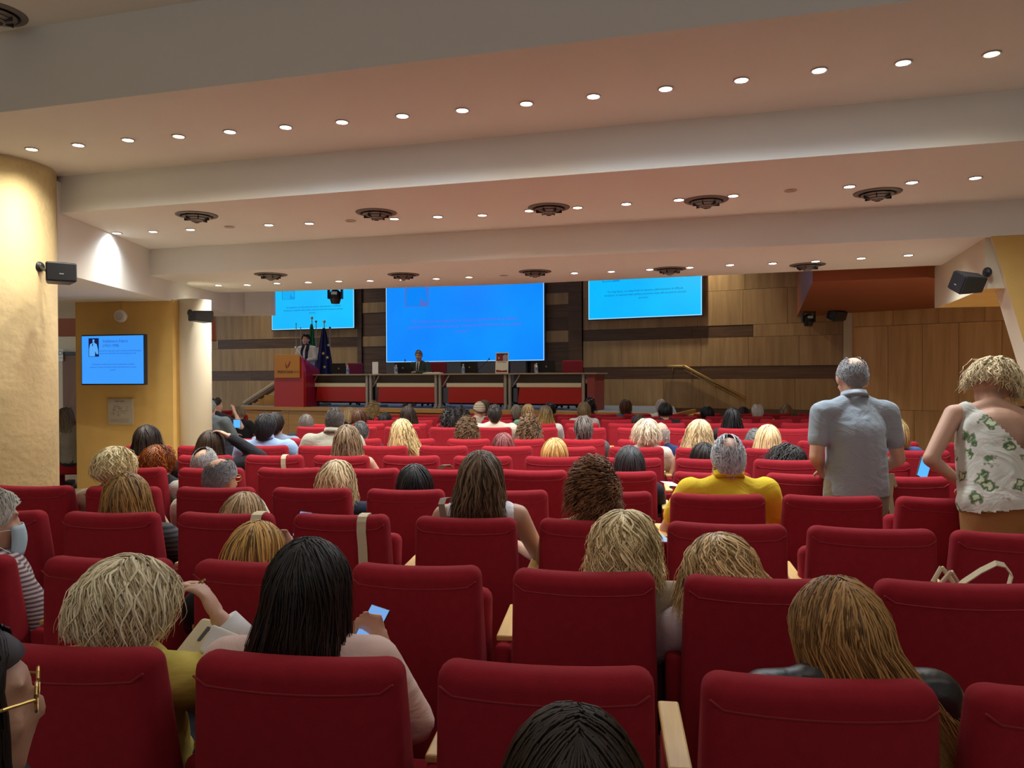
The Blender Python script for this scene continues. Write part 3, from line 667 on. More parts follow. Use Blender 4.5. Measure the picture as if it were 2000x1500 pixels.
# ============================================================ AUDITORIUM SEATS
def yh(px): return 735-.004*(px-1000)
def seat_Z(px, y): return .645*1500/(y-yh(px))
def profile_back(w=.47):
    """upholstered back: upright rear face, front raked, soft top corners, slightly dished top edge"""
    bm = bmesh.new(); box(bm, (0, 0, 0), (1, 1, 1))
    bmesh.ops.subdivide_edges(bm, edges=[e for e in bm.edges if abs((e.verts[0].co-e.verts[1].co).x) > .5], cuts=6, use_grid_fill=True)
    for v in bm.verts:
        x, y, z = v.co; top = z > 0
        Z = .975 if top else .24
        th = .10 if top else .25
        y0 = -.004 if top else 0
        v.co = Vector((x*w*(1.0 if top else 1.05), (y+.5)*th+y0, Z-(.012*(1-(2*x)**2) if top else 0)))
    sh = [e for e in bm.edges if len(e.link_faces) == 2 and e.calc_face_angle(0) > .6]
    bmesh.ops.bevel(bm, geom=sh, offset=.042, segments=5, affect='EDGES', profile=.5, clamp_overlap=True)
    me = mesh_of(bm, True); return me
me_back = profile_back()
def seam_mesh(w=.47):
    pts = []
    for i in range(17):
        k = -1+2*i/16; x = k*w/2*.955; z = .913-.016*(1-k*k)+(.018*max(0, abs(k)-.88)/.12)
        pts.append(Vector((x, -.0035, z)))
    bm = bmesh.new(); tube(bm, pts, .0028, 5); return mesh_of(bm)
me_seam = seam_mesh()
me_cush = B(box, (0, .40, .40), (.48, .44, .13), bev=.04, seg=3); me_cush.polygons.foreach_set('use_smooth', [True]*len(me_cush.polygons))
bm = bmesh.new(); box(bm, (0, .235, .64), (.48, .12, .40), Matrix.Translation((0, .235, .64)) @ Matrix.Rotation(-.12, 4, 'X') @ Matrix.Translation((0, -.235, -.64)), .04, 3); me_cushup = mesh_of(bm, True)
me_side = B(box, (0, .27, .36), (.058, .34, .64), bev=.018, seg=2); me_side.polygons.foreach_set('use_smooth', [True]*len(me_side.polygons))
me_arm = B(box, (0, .34, .69), (.058, .38, .022), bev=.006, seg=2)
me_base = B(box, (0, .22, .03), (.10, .30, .06), bev=.01)
for me, m in ((me_back, M_red), (me_seam, M_seam), (me_cush, M_red), (me_cushup, M_red), (me_side, M_red), (me_arm, M_beech), (me_base, M_dgrey)): me.materials.append(m)
me_dot = B(lathe, [(0, -.004), (.006, -.003), (.008, 0)], 10, Matrix.Rotation(PI/2, 4, 'X')); me_dot.materials.append(M_seam)
ROWN = ['nearest row', 'second nearest row', 'third nearest row', 'fourth nearest row', 'fifth nearest row', 'sixth nearest row', 'seventh nearest row', 'eighth nearest row',
        'fifth row from the stage', 'fourth row from the stage', 'third row from the stage', 'second row from the stage', 'front row by the stage']
SEATDB = {}
def seat(X, Y, yaw, sc, label, up=False, end=False, half=None):
    hp = half or PITCH/2
    t = thing('auditorium_seat', label, 'seat', (X, Y, 0), yaw, 'red auditorium seats')
    b = link('backrest', me_back, None, t); b.scale.x = sc
    s = link('piping', me_seam, None, b)
    link('seat_cushion', me_cushup if up else me_cush, None, t).scale.x = sc
    o = link('side_panel', me_side, None, t); o.location.x = hp
    a = link('armrest', me_arm, None, t); a.location.x = hp
    if end:
        o = link('side_panel', me_side, None, t); o.location.x = -hp
        a = link('armrest', me_arm, None, t); a.location.x = -hp
    link('base', me_base, None, t)
    if .8 < Y < 4:
        for x_ in (-.13, .08): link('button', me_dot, None, b).location = (x_, -.001, .78)
    return t
PITCH = .575
ROWS = [
 [(-115, 303, 1273), (347, 785, 1292), (836, 1280, 1308), (1375, 1838, 1337), (1925, 2420, 1367)],
 [(-265, 12, 1087), (60, 325, 1093), (357, 645, 1100), (672, 938, 1105), (993, 1281, 1120), (1338, 1655, 1137), (1718, 2065, 1140)],
 [(-140, 87, 997), (108, 303, 1003), (333, 530, 1003), (561, 757, 1004), (802, 1008, 1013), (1048, 1258, 1016), (1303, 1538, 1023), (1580, 1832, 1033), (1868, 2135, 1043)],
 [(-40, 140, 948), (155, 306, 952), (333, 493, 952), (522, 683, 953), (708, 867, 957), (905, 1070, 956), (1102, 1275, 958), (1310, 1496, 967), (1530, 1728, 969), (1757, 1960, 972)],
 [(190, 318, 912), (340, 472, 915), (495, 628, 913), (648, 779, 914), (803, 938, 917), (970, 1108, 918), (1138, 1283, 920), (1315, 1467, 922), (1500, 1655, 924), (1690, 1855, 930), (1890, 2060, 936)],
 [(218, 322, 889), (341, 450, 889), (472, 590, 888), (606, 720, 890), (742, 858, 889), (881, 1000, 891), (1022, 1140, 891), (1171, 1293, 894), (1320, 1443, 896), (1475, 1604, 897), (1640, 1777, 901), (1810, 1950, 904)],
 [(243, 325, 870), (342, 432, 870), (467, 560, 869), (577, 675, 870), (695, 795, 870), (815, 913, 870), (937, 1040, 871), (1064, 1165, 872), (1188, 1297, 872), (1320, 1425, 875), (1455, 1565, 876), (1595, 1708, 877), (1740, 1855, 879), (1885, 2005, 880)],
 [(457, 541, 856), (559, 645, 856), (660, 743, 856), (763, 849, 856), (870, 957, 857), (977, 1065, 857), (1092, 1182, 857), (1205, 1298, 858), (1325, 1420, 859), (1440, 1540, 860), (1562, 1665, 861), (1690, 1795, 862), (1822, 1930, 863)],
 [(575, 649, 833), (661, 735, 833), (747, 820, 833), (836, 911, 834), (922, 999, 834), (1013, 1089, 834), (1108, 1184, 835), (1204, 1282, 835), (1302, 1382, 835.5), (1403, 1484, 836), (1506, 1588, 836.5), (1612, 1696, 837)],
]
occupied = set()
def place_rows():
    for r, row in enumerate(ROWS):
        pts = []
        for xl, xr, y in row:
            cx = (xl+xr)/2; Z = seat_Z(cx, y); pts.append((cx, Z))
        # smooth the depth along the row with a quadratic fit
        xs_ = np.array([(p[0]-1000)/1500*p[1] for p in pts]); zs = np.array([p[1] for p in pts])
        c = np.polyfit(xs_, zs, 2 if len(pts) > 5 else 1)
        for i, ((xl, xr, y), (cx, Z)) in enumerate(zip(row, pts)):
            X = (cx-1000)/1500*Z; Zf = float(np.polyval(c, X))*.6+Z*.4
            X = (cx-1000)/1500*Zf; yaw = math.atan(float(np.polyval(np.polyder(c), X)))
            w = (xr-xl)*Zf/1500/math.cos(yaw); gap = None
            if i+1 < len(row): gap = ((row[i+1][0]+row[i+1][1]-xl-xr)/2)*Zf/1500/math.cos(yaw)/2
            if gap is not None and not .25 < gap < .33: gap = None
            wf = min(1.08, max(.93, w/.485)); half_ = max(gap or PITCH/2, .485*wf/2*1.05+.031)
            SEATDB[(r, i)] = (xl, xr, X, Zf, yaw)
            seat(X, Zf, yaw, wf, f'red fabric auditorium seat, {word_ord(i)} from the left in the {ROWN[r]}', up=(r, i) in UPS, end=(i == 0), half=half_)
UPS = {(1, 3), (2, 3), (3, 9), (4, 8), (4, 4), (5, 2), (0, 2), (1, 6), (2, 7), (6, 11), (7, 9), (8, 9)}
place_rows()
for r, (y, n0, n1, xoff) in enumerate(((826, -2, 11, 0), (819, -1, 11, .0), (813, -1, 12, 0), (808, -1, 13, 0))):
    k = 0
    for i in range(n0, n1):
        X = -1.41+PITCH*1.03*i-.0; 
        Z = 967.5/(y-735+.6)-.02*X*1.2; SEATDB[(9+r, k)] = (1000+1500*(X-.25)/Z, 1000+1500*(X+.25)/Z, X, Z, -.04)
        seat(X, Z, -.04, 1.0, f'red fabric auditorium seat, {word_ord(k)} from the left in the {ROWN[9+r]}', up=(i % 3 == 0), end=(i == n0)); k += 1
for i, (px, y, lb) in enumerate(((455, 809, 'dark red seat right beside the slim cream column'), (432, 801, 'red seat in front of the stage, farthest left behind the slim column'), (405, 812, 'red seat of the man in grey beside the slim column'),
                               (120, 823, 'red seat in the gap beside the stucco column, left one'), (141, 827, 'red seat in the gap against the ochre wall, right one'))):
    Z = seat_Z(px, y); seat((px-1000)/1500*Z, Z, .18 if i > 2 else .05, 1.0, lb, up=i in (0, 1), end=True)
# ============================================================ PEOPLE
def ell_arr(c, r, R=None, u=18, v=12):
    th = np.linspace(0, 2*np.pi, u, endpoint=False); ph = np.linspace(0, np.pi, v+1)
    V = [(0, 0, 1)]; 
    for p in ph[1:-1]:
        for t in th: V.append((math.sin(p)*math.cos(t), math.sin(p)*math.sin(t), math.cos(p)))
    V.append((0, 0, -1)); V = np.array(V)*np.array(r)
    if R is not None: V = V @ np.array(R).T
    V = V+np.array(c); F = []
    for t in range(u): F.append((0, 1+t, 1+(t+1) % u))
    for k in range(v-2):
        for t in range(u):
            a = 1+k*u+t; b = 1+k*u+(t+1) % u; F.append((a, a+u, b+u, b))
    last = len(V)-1; base = 1+(v-2)*u
    for t in range(u): F.append((base+t, last, base+(t+1) % u))
    return V, F
def cap_arr(p, r1, q, r2, u=16, flat=1.0):
    """closed tapered capsule from p to q"""
    p, q = Vector(p), Vector(q); d = q-p; L = max(d.length, 1e-5); R = np.array(d.to_track_quat('Z', 'Y').to_matrix())
    V = [(0, 0, -r1)]; ring = []
    for k in range(1, 5): a = -PI/2+k*PI/10; ring.append((r1*math.cos(a), r1*math.sin(a)))
    ring[-1] = (r1*math.cos(-PI/2+.4*PI), r1*math.sin(-PI/2+.4*PI)); ring.append((r1, 0)); ring.append((r2, L))
    for k in range(1, 5): a = k*PI/10; ring.append((r2*math.cos(a), L+r2*math.sin(a)))
    for rr, z in ring:
        for t in range(u): V.append((rr*math.cos(2*PI*t/u), rr*math.sin(2*PI*t/u)*flat, z))
    V.append((0, 0, L+r2)); V = np.array(V) @ R.T + np.array(p); F = []; n = len(ring)
    for t in range(u): F.append((0, 1+(t+1) % u, 1+t))
    for k in range(n-1):
        for t in range(u):
            a = 1+k*u+t; b = 1+k*u+(t+1) % u; F.append((a, b, b+u, a+u))
    last = len(V)-1; base = 1+(n-1)*u
    for t in range(u): F.append((base+t, base+(t+1) % u, last))
    return V, F
def union(parts, voxel, smooth=5, fac=.5):
    vs = []; fs = []; o = 0
    for V, F in parts:
        vs.append(V); fs += [tuple(i+o for i in f) for f in F]; o += len(V)
    me = pyd(np.concatenate(vs).tolist(), fs)
    ob = bpy.data.objects.new('u', me); C.objects.link(ob)
    m = ob.modifiers.new('r', 'REMESH'); m.mode = 'VOXEL'; m.voxel_size = voxel; m.use_smooth_shade = True
    if smooth: s = ob.modifiers.new('s', 'SMOOTH'); s.factor = fac; s.iterations = smooth
    dg = bpy.context.evaluated_depsgraph_get(); out = bpy.data.meshes.new_from_object(ob.evaluated_get(dg))
    bpy.data.objects.remove(ob); bpy.data.meshes.remove(me)
    out.polygons.foreach_set('use_smooth', [True]*len(out.polygons)); return out
def keep(me, pred):
    """drop the faces whose centre fails pred: cuts hems and necklines"""
    bm = bmesh.new(); bm.from_mesh(me); bmesh.ops.delete(bm, geom=[f for f in bm.faces if not pred(f.calc_center_median())], context='FACES')
    bm.to_mesh(me); bm.free(); me.polygons.foreach_set('use_smooth', [True]*len(me.polygons)); return me

def head_prims(HM, female):
    """head in its own frame (centre of the skull at 0, facing +y)"""
    P = []
    def E(c, r, rot=(0, 0, 0)):
        R = (HM.to_3x3() @ Euler(rot).to_matrix()); c = HM @ Vector(c); P.append(ell_arr(c, r, R))
    def K(p, r1, q, r2): P.append(cap_arr(HM @ Vector(p), r1, HM @ Vector(q), r2))
    E((0, -.010, .015), (.074, .094, .096)); E((0, .018, -.035), (.064, .074, .080)); E((0, .040, -.075), (.047, .050, .042)); E((0, .068, -.095), (.024, .020, .018))
    E((0, .078, .028), (.052, .014, .014)); K((0, .086, .012), .008, (0, .104, -.026), .012); E((-.010, .094, -.032), (.009, .009, .007)); E((.010, .094, -.032), (.009, .009, .007))
    E((-.038, .068, -.030), (.022, .018, .020)); E((.038, .068, -.030), (.022, .018, .020)); E((0, .088, -.057), (.022, .008, .005)); E((0, .086, -.066), (.020, .008, .006))
    for s in (-1, 1):
        E((s*.074, -.008, -.022), (.009, .020, .032), (0, 0, s*-.25)); E((s*.079, -.012, -.012), (.008, .018, .018), (0, 0, s*-.35))
    return P
def hand_prims(w, fdir, pn, curl=.5, s=1.0, side=1):
    """palm and five fingers; fdir: along the fingers, pn: palm normal (the side the fingers close towards)"""
    w = Vector(w); f = Vector(fdir).normalized(); n = Vector(pn); n = (n-f*n.dot(f)).normalized(); a = f.cross(n)*side
    P = []; pc = w+f*.045*s
    R = Matrix((a, f, n)).transposed(); P.append(ell_arr(pc, (.040*s, .050*s, .016*s), R))
    for k, (off, L) in enumerate(((-.030, .062), (-.010, .074), (.011, .070), (.030, .054))):
        b = w+f*.082*s+a*off*s; d1 = (f*math.cos(curl*.6)+n*math.sin(curl*.6)+a*off*2).normalized(); m = b+d1*L*.5*s
        d2 = (f*math.cos(curl*1.5)+n*math.sin(curl*1.5)+a*off*2).normalized(); e = m+d2*L*.5*s
        P.append(cap_arr(b, .0095*s, m, .0085*s, 10)); P.append(cap_arr(m, .0085*s, e, .007*s, 10))
    b = w+f*.02*s-a*.030*s; m = b+(f*.6-a*.75+n*.3).normalized()*.035*s; e = m+(f*.9-a*.2+n*.4).normalized()*.030*s
    P.append(cap_arr(b, .013*s, m, .010*s, 10)); P.append(cap_arr(m, .010*s, e, .008*s, 10)); return P

HB = 1.165; LOW = .08
def make_pose(H=1.22, arms='lap', head=(0, 0, 0), lean=0.0, side=0.0, female=True, wide=1.0, hunch=0.0):
    """joint positions of a seated figure, root on the floor under the hips, facing +y"""
    dz = H-1.196; q = {}
    def u(x, y, z):
        k = max(0, min(1, (z-.5)/.45)); k2 = max(0, z-.5)
        return Vector((x+side*k2, y+lean*k2, z+dz*k-LOW))
    wide *= .94; sh = (.165 if female else .190)*wide
    q['hip'] = u(0, 0, .50); q['waist'] = u(0, .0, .68); q['chest'] = u(0, -.01, .83); q['shc'] = u(0, -.015, .945)
    q['neck'] = u(0, .0, 1.0); q['hc'] = u(0, .015+hunch*.5, HB)-Vector((0, 0, hunch))
    q['sh'] = [u(-sh, -.01, .945), u(sh, -.01, .945)]
    el = [u(-sh-.055, .05, .70), u(sh+.055, .05, .70)]; wr = [u(-.10, .25, .67), u(.10, .25, .67)]
    hd = [((.6, .8, 0), (0, 0, -1)), ((-.6, .8, 0), (0, 0, -1))]
    if arms == 'raiseR': el[1] = u(sh+.14, .20, .80); wr[1] = u(sh+.01, .20, 1.03); hd[1] = ((-.45, -.1, .9), (-.9, -.2, -.3))
    if arms == 'headR': el[1] = u(sh+.22, .10, 1.02); wr[1] = u(sh+.0, .06, 1.19); hd[1] = ((-.9, -.05, .45), (-.3, -.2, -.9))
    if arms == 'phone': el = [u(-sh-.06, .06, .72), u(sh+.09, .04, .72)]; wr = [u(.02, .30, .80), u(.14, .29, .82)]; hd = [((.5, .2, .7), (.3, -.9, .2)), ((-.25, .2, .9), (-.4, -.9, .2))]
    if arms == 'wide': el = [u(-sh-.10, .05, .72), u(sh+.10, .05, .72)]; wr = [u(-.14, .27, .74), u(.14, .27, .74)]
    if arms == 'desk': el = [u(-sh-.09, .10, .74), u(sh+.09, .10, .74)]; wr = [u(-.07, .34, .775), u(.07, .34, .775)]; hd = [((.7, .6, 0), (0, 0, -1)), ((-.7, .6, 0), (0, 0, -1))]
    q['el'], q['wr'], q['hd'] = el, wr, hd
    q['kn'] = [Vector((-.10, .46, .44)), Vector((.10, .46, .44))]; q['an'] = [Vector((-.11, .44, .09)), Vector((.11, .44, .09))]
    q['female'] = female; q['wide'] = wide
    q['HM'] = head_matrix(q, head); return q
def head_matrix(q, head, hs=1.0):
    piv = Vector((0, -.02, -.10)); R = Euler((head[0], head[1], head[2])).to_matrix().to_4x4()
    return Matrix.Translation(q['hc']) @ Matrix.Translation(piv) @ R @ Matrix.Translation(-piv) @ Matrix.Scale(hs, 4)
def torso_prims(q, g=0.0, top=True):
    w = q['wide']; fm = q['female']; P = []; ke = .12 if top else .36
    P.append(ell_arr(q['hip'], ((.175 if fm else .165)*w+g, .125+g, .12+g)))
    P.append(ell_arr(q['waist'], ((.135 if fm else .150)*w+g, .105*w**.5+g, .15+g)))
    P.append(ell_arr(q['chest'], ((.150 if fm else .168)*w+g, .105+g, .165+g)))
    a, b = q['sh']; c = q['shc']
    P.append(cap_arr(a.lerp(c, ke), .052+g, b.lerp(c, ke), .052+g)); P.append(ell_arr(c+Vector((0, 0, -.05)), (.135+g, .085+g, .09+g)))
    if top:
        nb = q['neck']+Vector((0, -.005, .01))
        for s in (a, b): P.append(cap_arr(nb.lerp(q['shc'], .15), .050+g*.8, s.lerp(q['shc'], .35), .050+g))
    return P
def arm_prims(q, i, g=0.0, upper=1.0, fore=1.0):
    s, e, w = q['sh'][i], q['el'][i], q['wr'][i]; k = .92 if q['female'] else 1.05; P = []
    P.append(cap_arr(s, .052*k+g, s.lerp(e, upper), (.052*(1-upper)+.040*upper)*k+g))
    if fore > 0: P.append(cap_arr(e, .041*k+g, e.lerp(w, fore), (.041*(1-fore)+.026*fore)*k+g))
    return P
def leg_prims(q, i, g=0.0):
    x = -.09 if i == 0 else .09; h = q['hip']+Vector((x, .02, -.01)); k, a = q['kn'][i], q['an'][i]
    return [cap_arr(h, .088+g, k, .058+g), cap_arr(k, .056+g, a, .036+g)]
def foot_prims(q, i): a = q['an'][i]; f = q.get('fd', Vector((0, 1, 0))); return [cap_arr(a+Vector((0, 0, -.03)), .036, a+f*.16+Vector((0, 0, -.055)), .026)]
def body_parts(q):
    P = torso_prims(q)
    hc = q['HM'] @ Vector((0, -.02, -.05)); P.append(cap_arr(q['neck']+Vector((0, -.01, -.05)), .056, hc, .050))
    P += head_prims(q['HM'], q['female'])
    for i in (0, 1):
        P += arm_prims(q, i)+leg_prims(q, i)+foot_prims(q, i)+hand_prims(q['wr'][i], q['hd'][i][0], q['hd'][i][1], .7, .95, 1 if i else -1)
    return P
BODY = {}
def get_body(key, q, vox=.0115):
    k = ('b',)+key
    if k not in BODY: BODY[k] = union(body_parts(q), vox, 3)
    return BODY[k]
def get_top(key, q, sleeve, vox=.014, cut=None):
    k = ('t', sleeve)+key
    if k not in BODY or cut:
        g = .014; P = torso_prims(q, g, top=sleeve != 'tank')
        nz = q['neck']
        if sleeve == 'tank':
            for s in q['sh']: P.append(cap_arr(s.lerp(q['shc'], .45)+Vector((0, 0, .01)), .056, s.lerp(q['shc'], .5)+Vector((0, .0, -.10)), .07))
        for i in (0, 1):
            if sleeve == 'long': P += arm_prims(q, i, .016, 1, .88)
            elif sleeve == 'roll': P += arm_prims(q, i, .018, 1, .45)
            elif sleeve == 'short': P += arm_prims(q, i, .022, .62, 0)
        me = union(P, vox, 3)
        me = keep(me, cut if cut else (lambda c: c.z > q['hip'].z-.05 and (Vector(c)-(nz+Vector((0, .02, .055)))).length > .060))
        if cut: return me
        BODY[k] = me
    return BODY[k]
def get_trousers(key, q, vox=.028):
    k = ('l',)+key
    if k not in BODY:
        g = .014; P = [ell_arr(q['hip'], (.175*q['wide']+g, .125+g, .125+g))]
        for i in (0, 1): P += leg_prims(q, i, g)
        me = union(P, vox, 3); BODY[k] = keep(me, lambda c: c.z > .10)
    return BODY[k]

# ------------------------------------------------------------ hair
def hair_mat(root, tip, hi=None, rough=.42, nm=None):
    key = ('hair', root, tip, hi)
    if key in MATS: return MATS[key]
    m = bpy.data.materials.new(nm or 'hair_colour'); m.use_nodes = True; nt = m.node_tree; b = nt.nodes['Principled BSDF']; N = nt.nodes.new; Lk = nt.links.new
    at_ = N('ShaderNodeAttribute'); at_.attribute_name = 'hv'; sp = N('ShaderNodeSeparateColor'); Lk(at_.outputs['Color'], sp.inputs[0])
    uv = N('ShaderNodeAttribute'); uv.attribute_name = 'huv'; mp = N('ShaderNodeMapping'); mp.inputs['Scale'].default_value = (9, 3.5, 1); Lk(uv.outputs['Vector'], mp.inputs['Vector'])
    ns = N('ShaderNodeTexNoise'); ns.inputs['Scale'].default_value = 1; ns.inputs['Detail'].default_value = 5; ns.inputs['Roughness'].default_value = .7; Lk(mp.outputs[0], ns.inputs['Vector'])
    mx = N('ShaderNodeMix'); mx.data_type = 'RGBA'; mx.inputs[6].default_value = (*root, 1); mx.inputs[7].default_value = (*tip, 1); Lk(sp.outputs[1], mx.inputs[0])
    out = mx.outputs[2]
    if hi:
        m2 = N('ShaderNodeMix'); m2.data_type = 'RGBA'; m2.inputs[7].default_value = (*hi, 1); Lk(out, m2.inputs[6])
        ad = N('ShaderNodeMath'); ad.operation = 'MULTIPLY'; ad.inputs[1].default_value = 1.25; mr = N('ShaderNodeMapRange'); mr.inputs['From Min'].default_value = .36; mr.inputs['From Max'].default_value = .66
        av = N('ShaderNodeMath'); av.operation = 'ADD'; h2 = N('ShaderNodeMath'); h2.operation = 'MULTIPLY'; h2.inputs[1].default_value = .55; Lk(sp.outputs[0], h2.inputs[0])
        h3 = N('ShaderNodeMath'); h3.operation = 'MULTIPLY'; h3.inputs[1].default_value = .6; Lk(ns.outputs['Fac'], h3.inputs[0]); Lk(h2.outputs[0], av.inputs[0]); Lk(h3.outputs[0], av.inputs[1])
        Lk(av.outputs[0], mr.inputs['Value']); Lk(mr.outputs[0], m2.inputs[0]); out = m2.outputs[2]
    hs = N('ShaderNodeHueSaturation'); m3 = N('ShaderNodeMapRange'); m3.inputs['From Min'].default_value = .3; m3.inputs['From Max'].default_value = .7; m3.inputs['To Min'].default_value = .72; m3.inputs['To Max'].default_value = 1.5
    Lk(ns.outputs['Fac'], m3.inputs['Value']); Lk(m3.outputs[0], hs.inputs['Value']); hs.inputs['Saturation'].default_value = 1.12; Lk(out, hs.inputs['Color']); Lk(hs.outputs['Color'], b.inputs['Base Color'])
    bp = N('ShaderNodeBump'); bp.inputs['Strength'].default_value = .3; bp.inputs['Distance'].default_value = .002; Lk(ns.outputs['Fac'], bp.inputs['Height']); Lk(bp.outputs[0], b.inputs['Normal'])
    b.inputs['Roughness'].default_value = rough; b.inputs['Specular IOR Level'].default_value = .45
    MATS[key] = m; return m
def nrm(a): return a/np.maximum(np.linalg.norm(a, axis=-1, keepdims=True), 1e-9)
def hairline(phi, short):
    """elevation (as z of the unit direction) where the scalp ends, by azimuth from the back"""
    a = np.abs(phi)
    if short: return np.interp(a, [0, .7, 1.2, 1.6, 1.9, 2.3, 3.15], [-.80, -.72, -.30, .0, .05, .42, .52])
    return np.interp(a, [0, .8, 1.5, 1.9, 2.3, 3.15], [-.55, -.45, -.20, .05, .42, .52])
def hair_mesh(kind, seed=0, n=300, w=.012, th=.004, vol=.0, L=.12, wave=0.0, wl=.09, flare=0.0, curl=0.0, sway=0.0, bald=0.0, bald_c=(0, -.1, 1), segs=9, rootphi=2.2, part=0.0, messy=.004, endin=0.0, cap=True, clump=0.0, tpow=1.6):
    rg = np.random.default_rng(seed); A = np.array((.080, .102, .116)); cen = np.array((0, -.008, .004))
    pole = nrm(np.array((part*.3, -.42, .90)))
    short = kind in ('short', 'bald', 'curlyshort')
    phi = rg.uniform(-rootphi, rootphi, n) if kind not in ('short', 'curly', 'curlyshort', 'bald') else rg.uniform(-3.14, 3.14, n)
    t = np.linspace(0, 1, segs)[None, :]
    rnd = rg.random(n)
    def dirs(phi, s):
        """unit direction on the scalp: s=0 at the crown or parting, s=1 at the hairline / equator"""
        e_el = np.maximum(hairline(phi, short), -.16) if kind in ('long', 'bob') else hairline(phi, short)
        ce = np.sqrt(1-e_el**2); e = np.stack([np.sin(phi)*ce, -np.cos(phi)*ce, e_el], -1)
        k = np.clip((np.abs(phi)-.8)/1.4, 0, 1)[..., None]; fr = nrm(np.array((part, .55, .80)))
        r0 = nrm(pole*(1-k)+fr*k); r0 = np.broadcast_to(r0, e.shape)
        om = np.arccos(np.clip((r0*e).sum(-1), -1, 1))[..., None]; so = np.maximum(np.sin(om), 1e-4); s = s[..., None]
        return nrm(np.sin((1-s)*om)/so*r0+np.sin(s*om)/so*e)
    if kind in ('long', 'bob', 'updo'):
        s0 = rg.random(n)**1.3*.75; layer = rg.random(n)
        scl = .17                                    # scalp arc length from crown to equator
        Lh = L*(.72+.28*rg.random(n)); tot = (1-s0)*scl+Lh
        d = t*tot[:, None]; s = s0[:, None]+d/scl; over = np.maximum(0, d-((1-s0)*scl)[:, None]); s = np.minimum(s, 1)
        D = dirs(np.broadcast_to(phi[:, None], s.shape), s)
        lift = 1+vol*np.clip(s*1.3, 0, 1)*(1-.35*layer[:, None])+.05*(1-layer[:, None])
        P = cen+D*A*lift[..., None]
        out = np.stack([np.sin(phi), -np.cos(phi), np.zeros(n)], -1)[:, None, :]
        hz = over
        P[..., 2] -= hz
        P[..., 0] += flare*np.sin(phi)[:, None]*hz+sway*hz*1.0; P[..., 1] -= flare*.6*np.cos(phi)[:, None]*hz
        if endin: k = np.clip(hz/np.maximum(Lh[:, None], .01), 0, 1)**2; P[..., :2] -= (P[..., :2]-np.array((0, -.01)))*endin*k[..., None]
        # lie on the shoulders and upper back
        sz = np.clip((-.17-P[..., 2])/.05, 0, 1)*np.clip((np.abs(P[..., 0])-.05)/.05, 0, 1); P[..., 1] -= sz*.05
        bz = np.clip((-.14-P[..., 2])/.08, 0, 1); P[..., 1] = np.minimum(P[..., 1], P[..., 1]*(1-bz)+(-.105)*bz)
        # clumping of neighbouring locks and waves
        cl = np.round(phi*3.2+rg.normal(0, .3, n)); ph0 = 2.2*np.sin(phi*2.3+seed)+1.6*np.sin(phi*5.1+2*seed)+2*np.round(layer*2)+rg.normal(0, .30, n)
        amp = np.clip((d-.02)/(.12 if L > .1 else .06), 0, 1)
        side = np.stack([np.cos(phi), np.sin(phi), np.zeros(n)], -1)[:, None, :]
        a_ = 2*PI*d/wl+ph0[:, None]
        P += side*(wave*amp*np.sin(a_))[..., None]+out*(wave*.7*amp*(.5+.5*np.cos(a_)))[..., None]
        if clump:
            cx = side*((cl/3.2-phi)[:, None]*.09*amp*clump)[..., None]; P += cx
        if curl: k = np.clip((t-.6)/.4, 0, 1)**2*curl; P += out*k[..., None]*.03; P[..., 2] += k[..., 0] if False else k*.0
        P += rg.normal(0, messy, (n, 1, 3))*t[..., None]*2
        lowz = np.clip((-.08-P[..., 2])/.08, 0, 1); P[..., 1] = np.maximum(P[..., 1], -.20+.093*lowz)
        if kind == 'updo':
            k = np.clip(s*1.0, 0, 1)[..., None]**2; tgt = np.array((0, -.125, .01))+rg.normal(0, .012, (n, 1, 3)); P = P*(1-.0*k)
            d_ = np.clip(t, 0, 1)[..., None]; base = cen+dirs(np.broadcast_to(phi[:, None], s.shape), 1-(1-.5*t)*np.ones_like(s)*1)*A*(1.05+vol)
            P0 = cen+dirs(phi[:, None]*np.ones_like(t), np.ones_like(s)*.98)*A*1.04
            P = P0*(1-d_)+tgt*d_; rr = nrm((P-cen)/A); P = np.where(np.linalg.norm((P-cen)/A, axis=-1, keepdims=True) < 1.04+vol, cen+rr*A*(1.05+vol*.6), P)
        tl = d/ max(.001, (scl+L))
    elif kind in ('short', 'bald'):
        s0 = rg.random(n)**.75*.93; arc = L/.17
        s = np.minimum(s0[:, None]+t*arc, 1.03); D = dirs(np.broadcast_to((phi+rg.normal(0, .1, n))[:, None], s.shape)+t*rg.normal(0, .25, (n, 1)), s)
        P = cen+D*A*(1.0+vol+.02*rnd[:, None]+ (.05+vol*.6)*t*rg.random((n, 1)))[..., None]
        tl = s*.8; d = t*L*np.ones((n, 1))
    else:      # curly, curlyshort
        s0 = rg.random(n)**.9*.98; D = dirs(phi, s0)
        D2 = nrm(D+np.array((0, -.12, -.35))*rg.random((n, 1)))
        g = t*L*(.6+.6*rg.random((n, 1)))
        P = (cen+D*A*(1.0+vol*.42))[:, None, :]+D2[:, None, :]*(g*.45)[..., None]+np.array((0, 0, -1.0))*(g*(.55+.5*t)*(1-np.clip(D[:, 2:3], 0, 1)**.7))[..., None]
        side = nrm(np.cross(D, np.array((.1, .2, 1.0)))); up = np.cross(D, side); ph0 = rg.random(n)*6.28
        a_ = 2*PI*g/wl+ph0[:, None]; P += side[:, None, :]*(wave*np.sin(a_))[..., None]+(D*.8+up*.4)[:, None, :]*(wave*np.cos(a_))[..., None]
        tl = t*np.ones((n, 1)); d = g
    keepm = np.ones(n, bool)
    if bald:
        bc = nrm(np.array(bald_c)); Dr = nrm((P[:, 0]-cen)/A); keepm = (Dr @ bc) < math.cos(bald)+.05*rg.normal(0, 1, n)
    P = P[keepm]; rnd = rnd[keepm]; tl = np.broadcast_to(tl, (n, segs))[keepm]; d = np.broadcast_to(d, (n, segs))[keepm]; m = len(P)
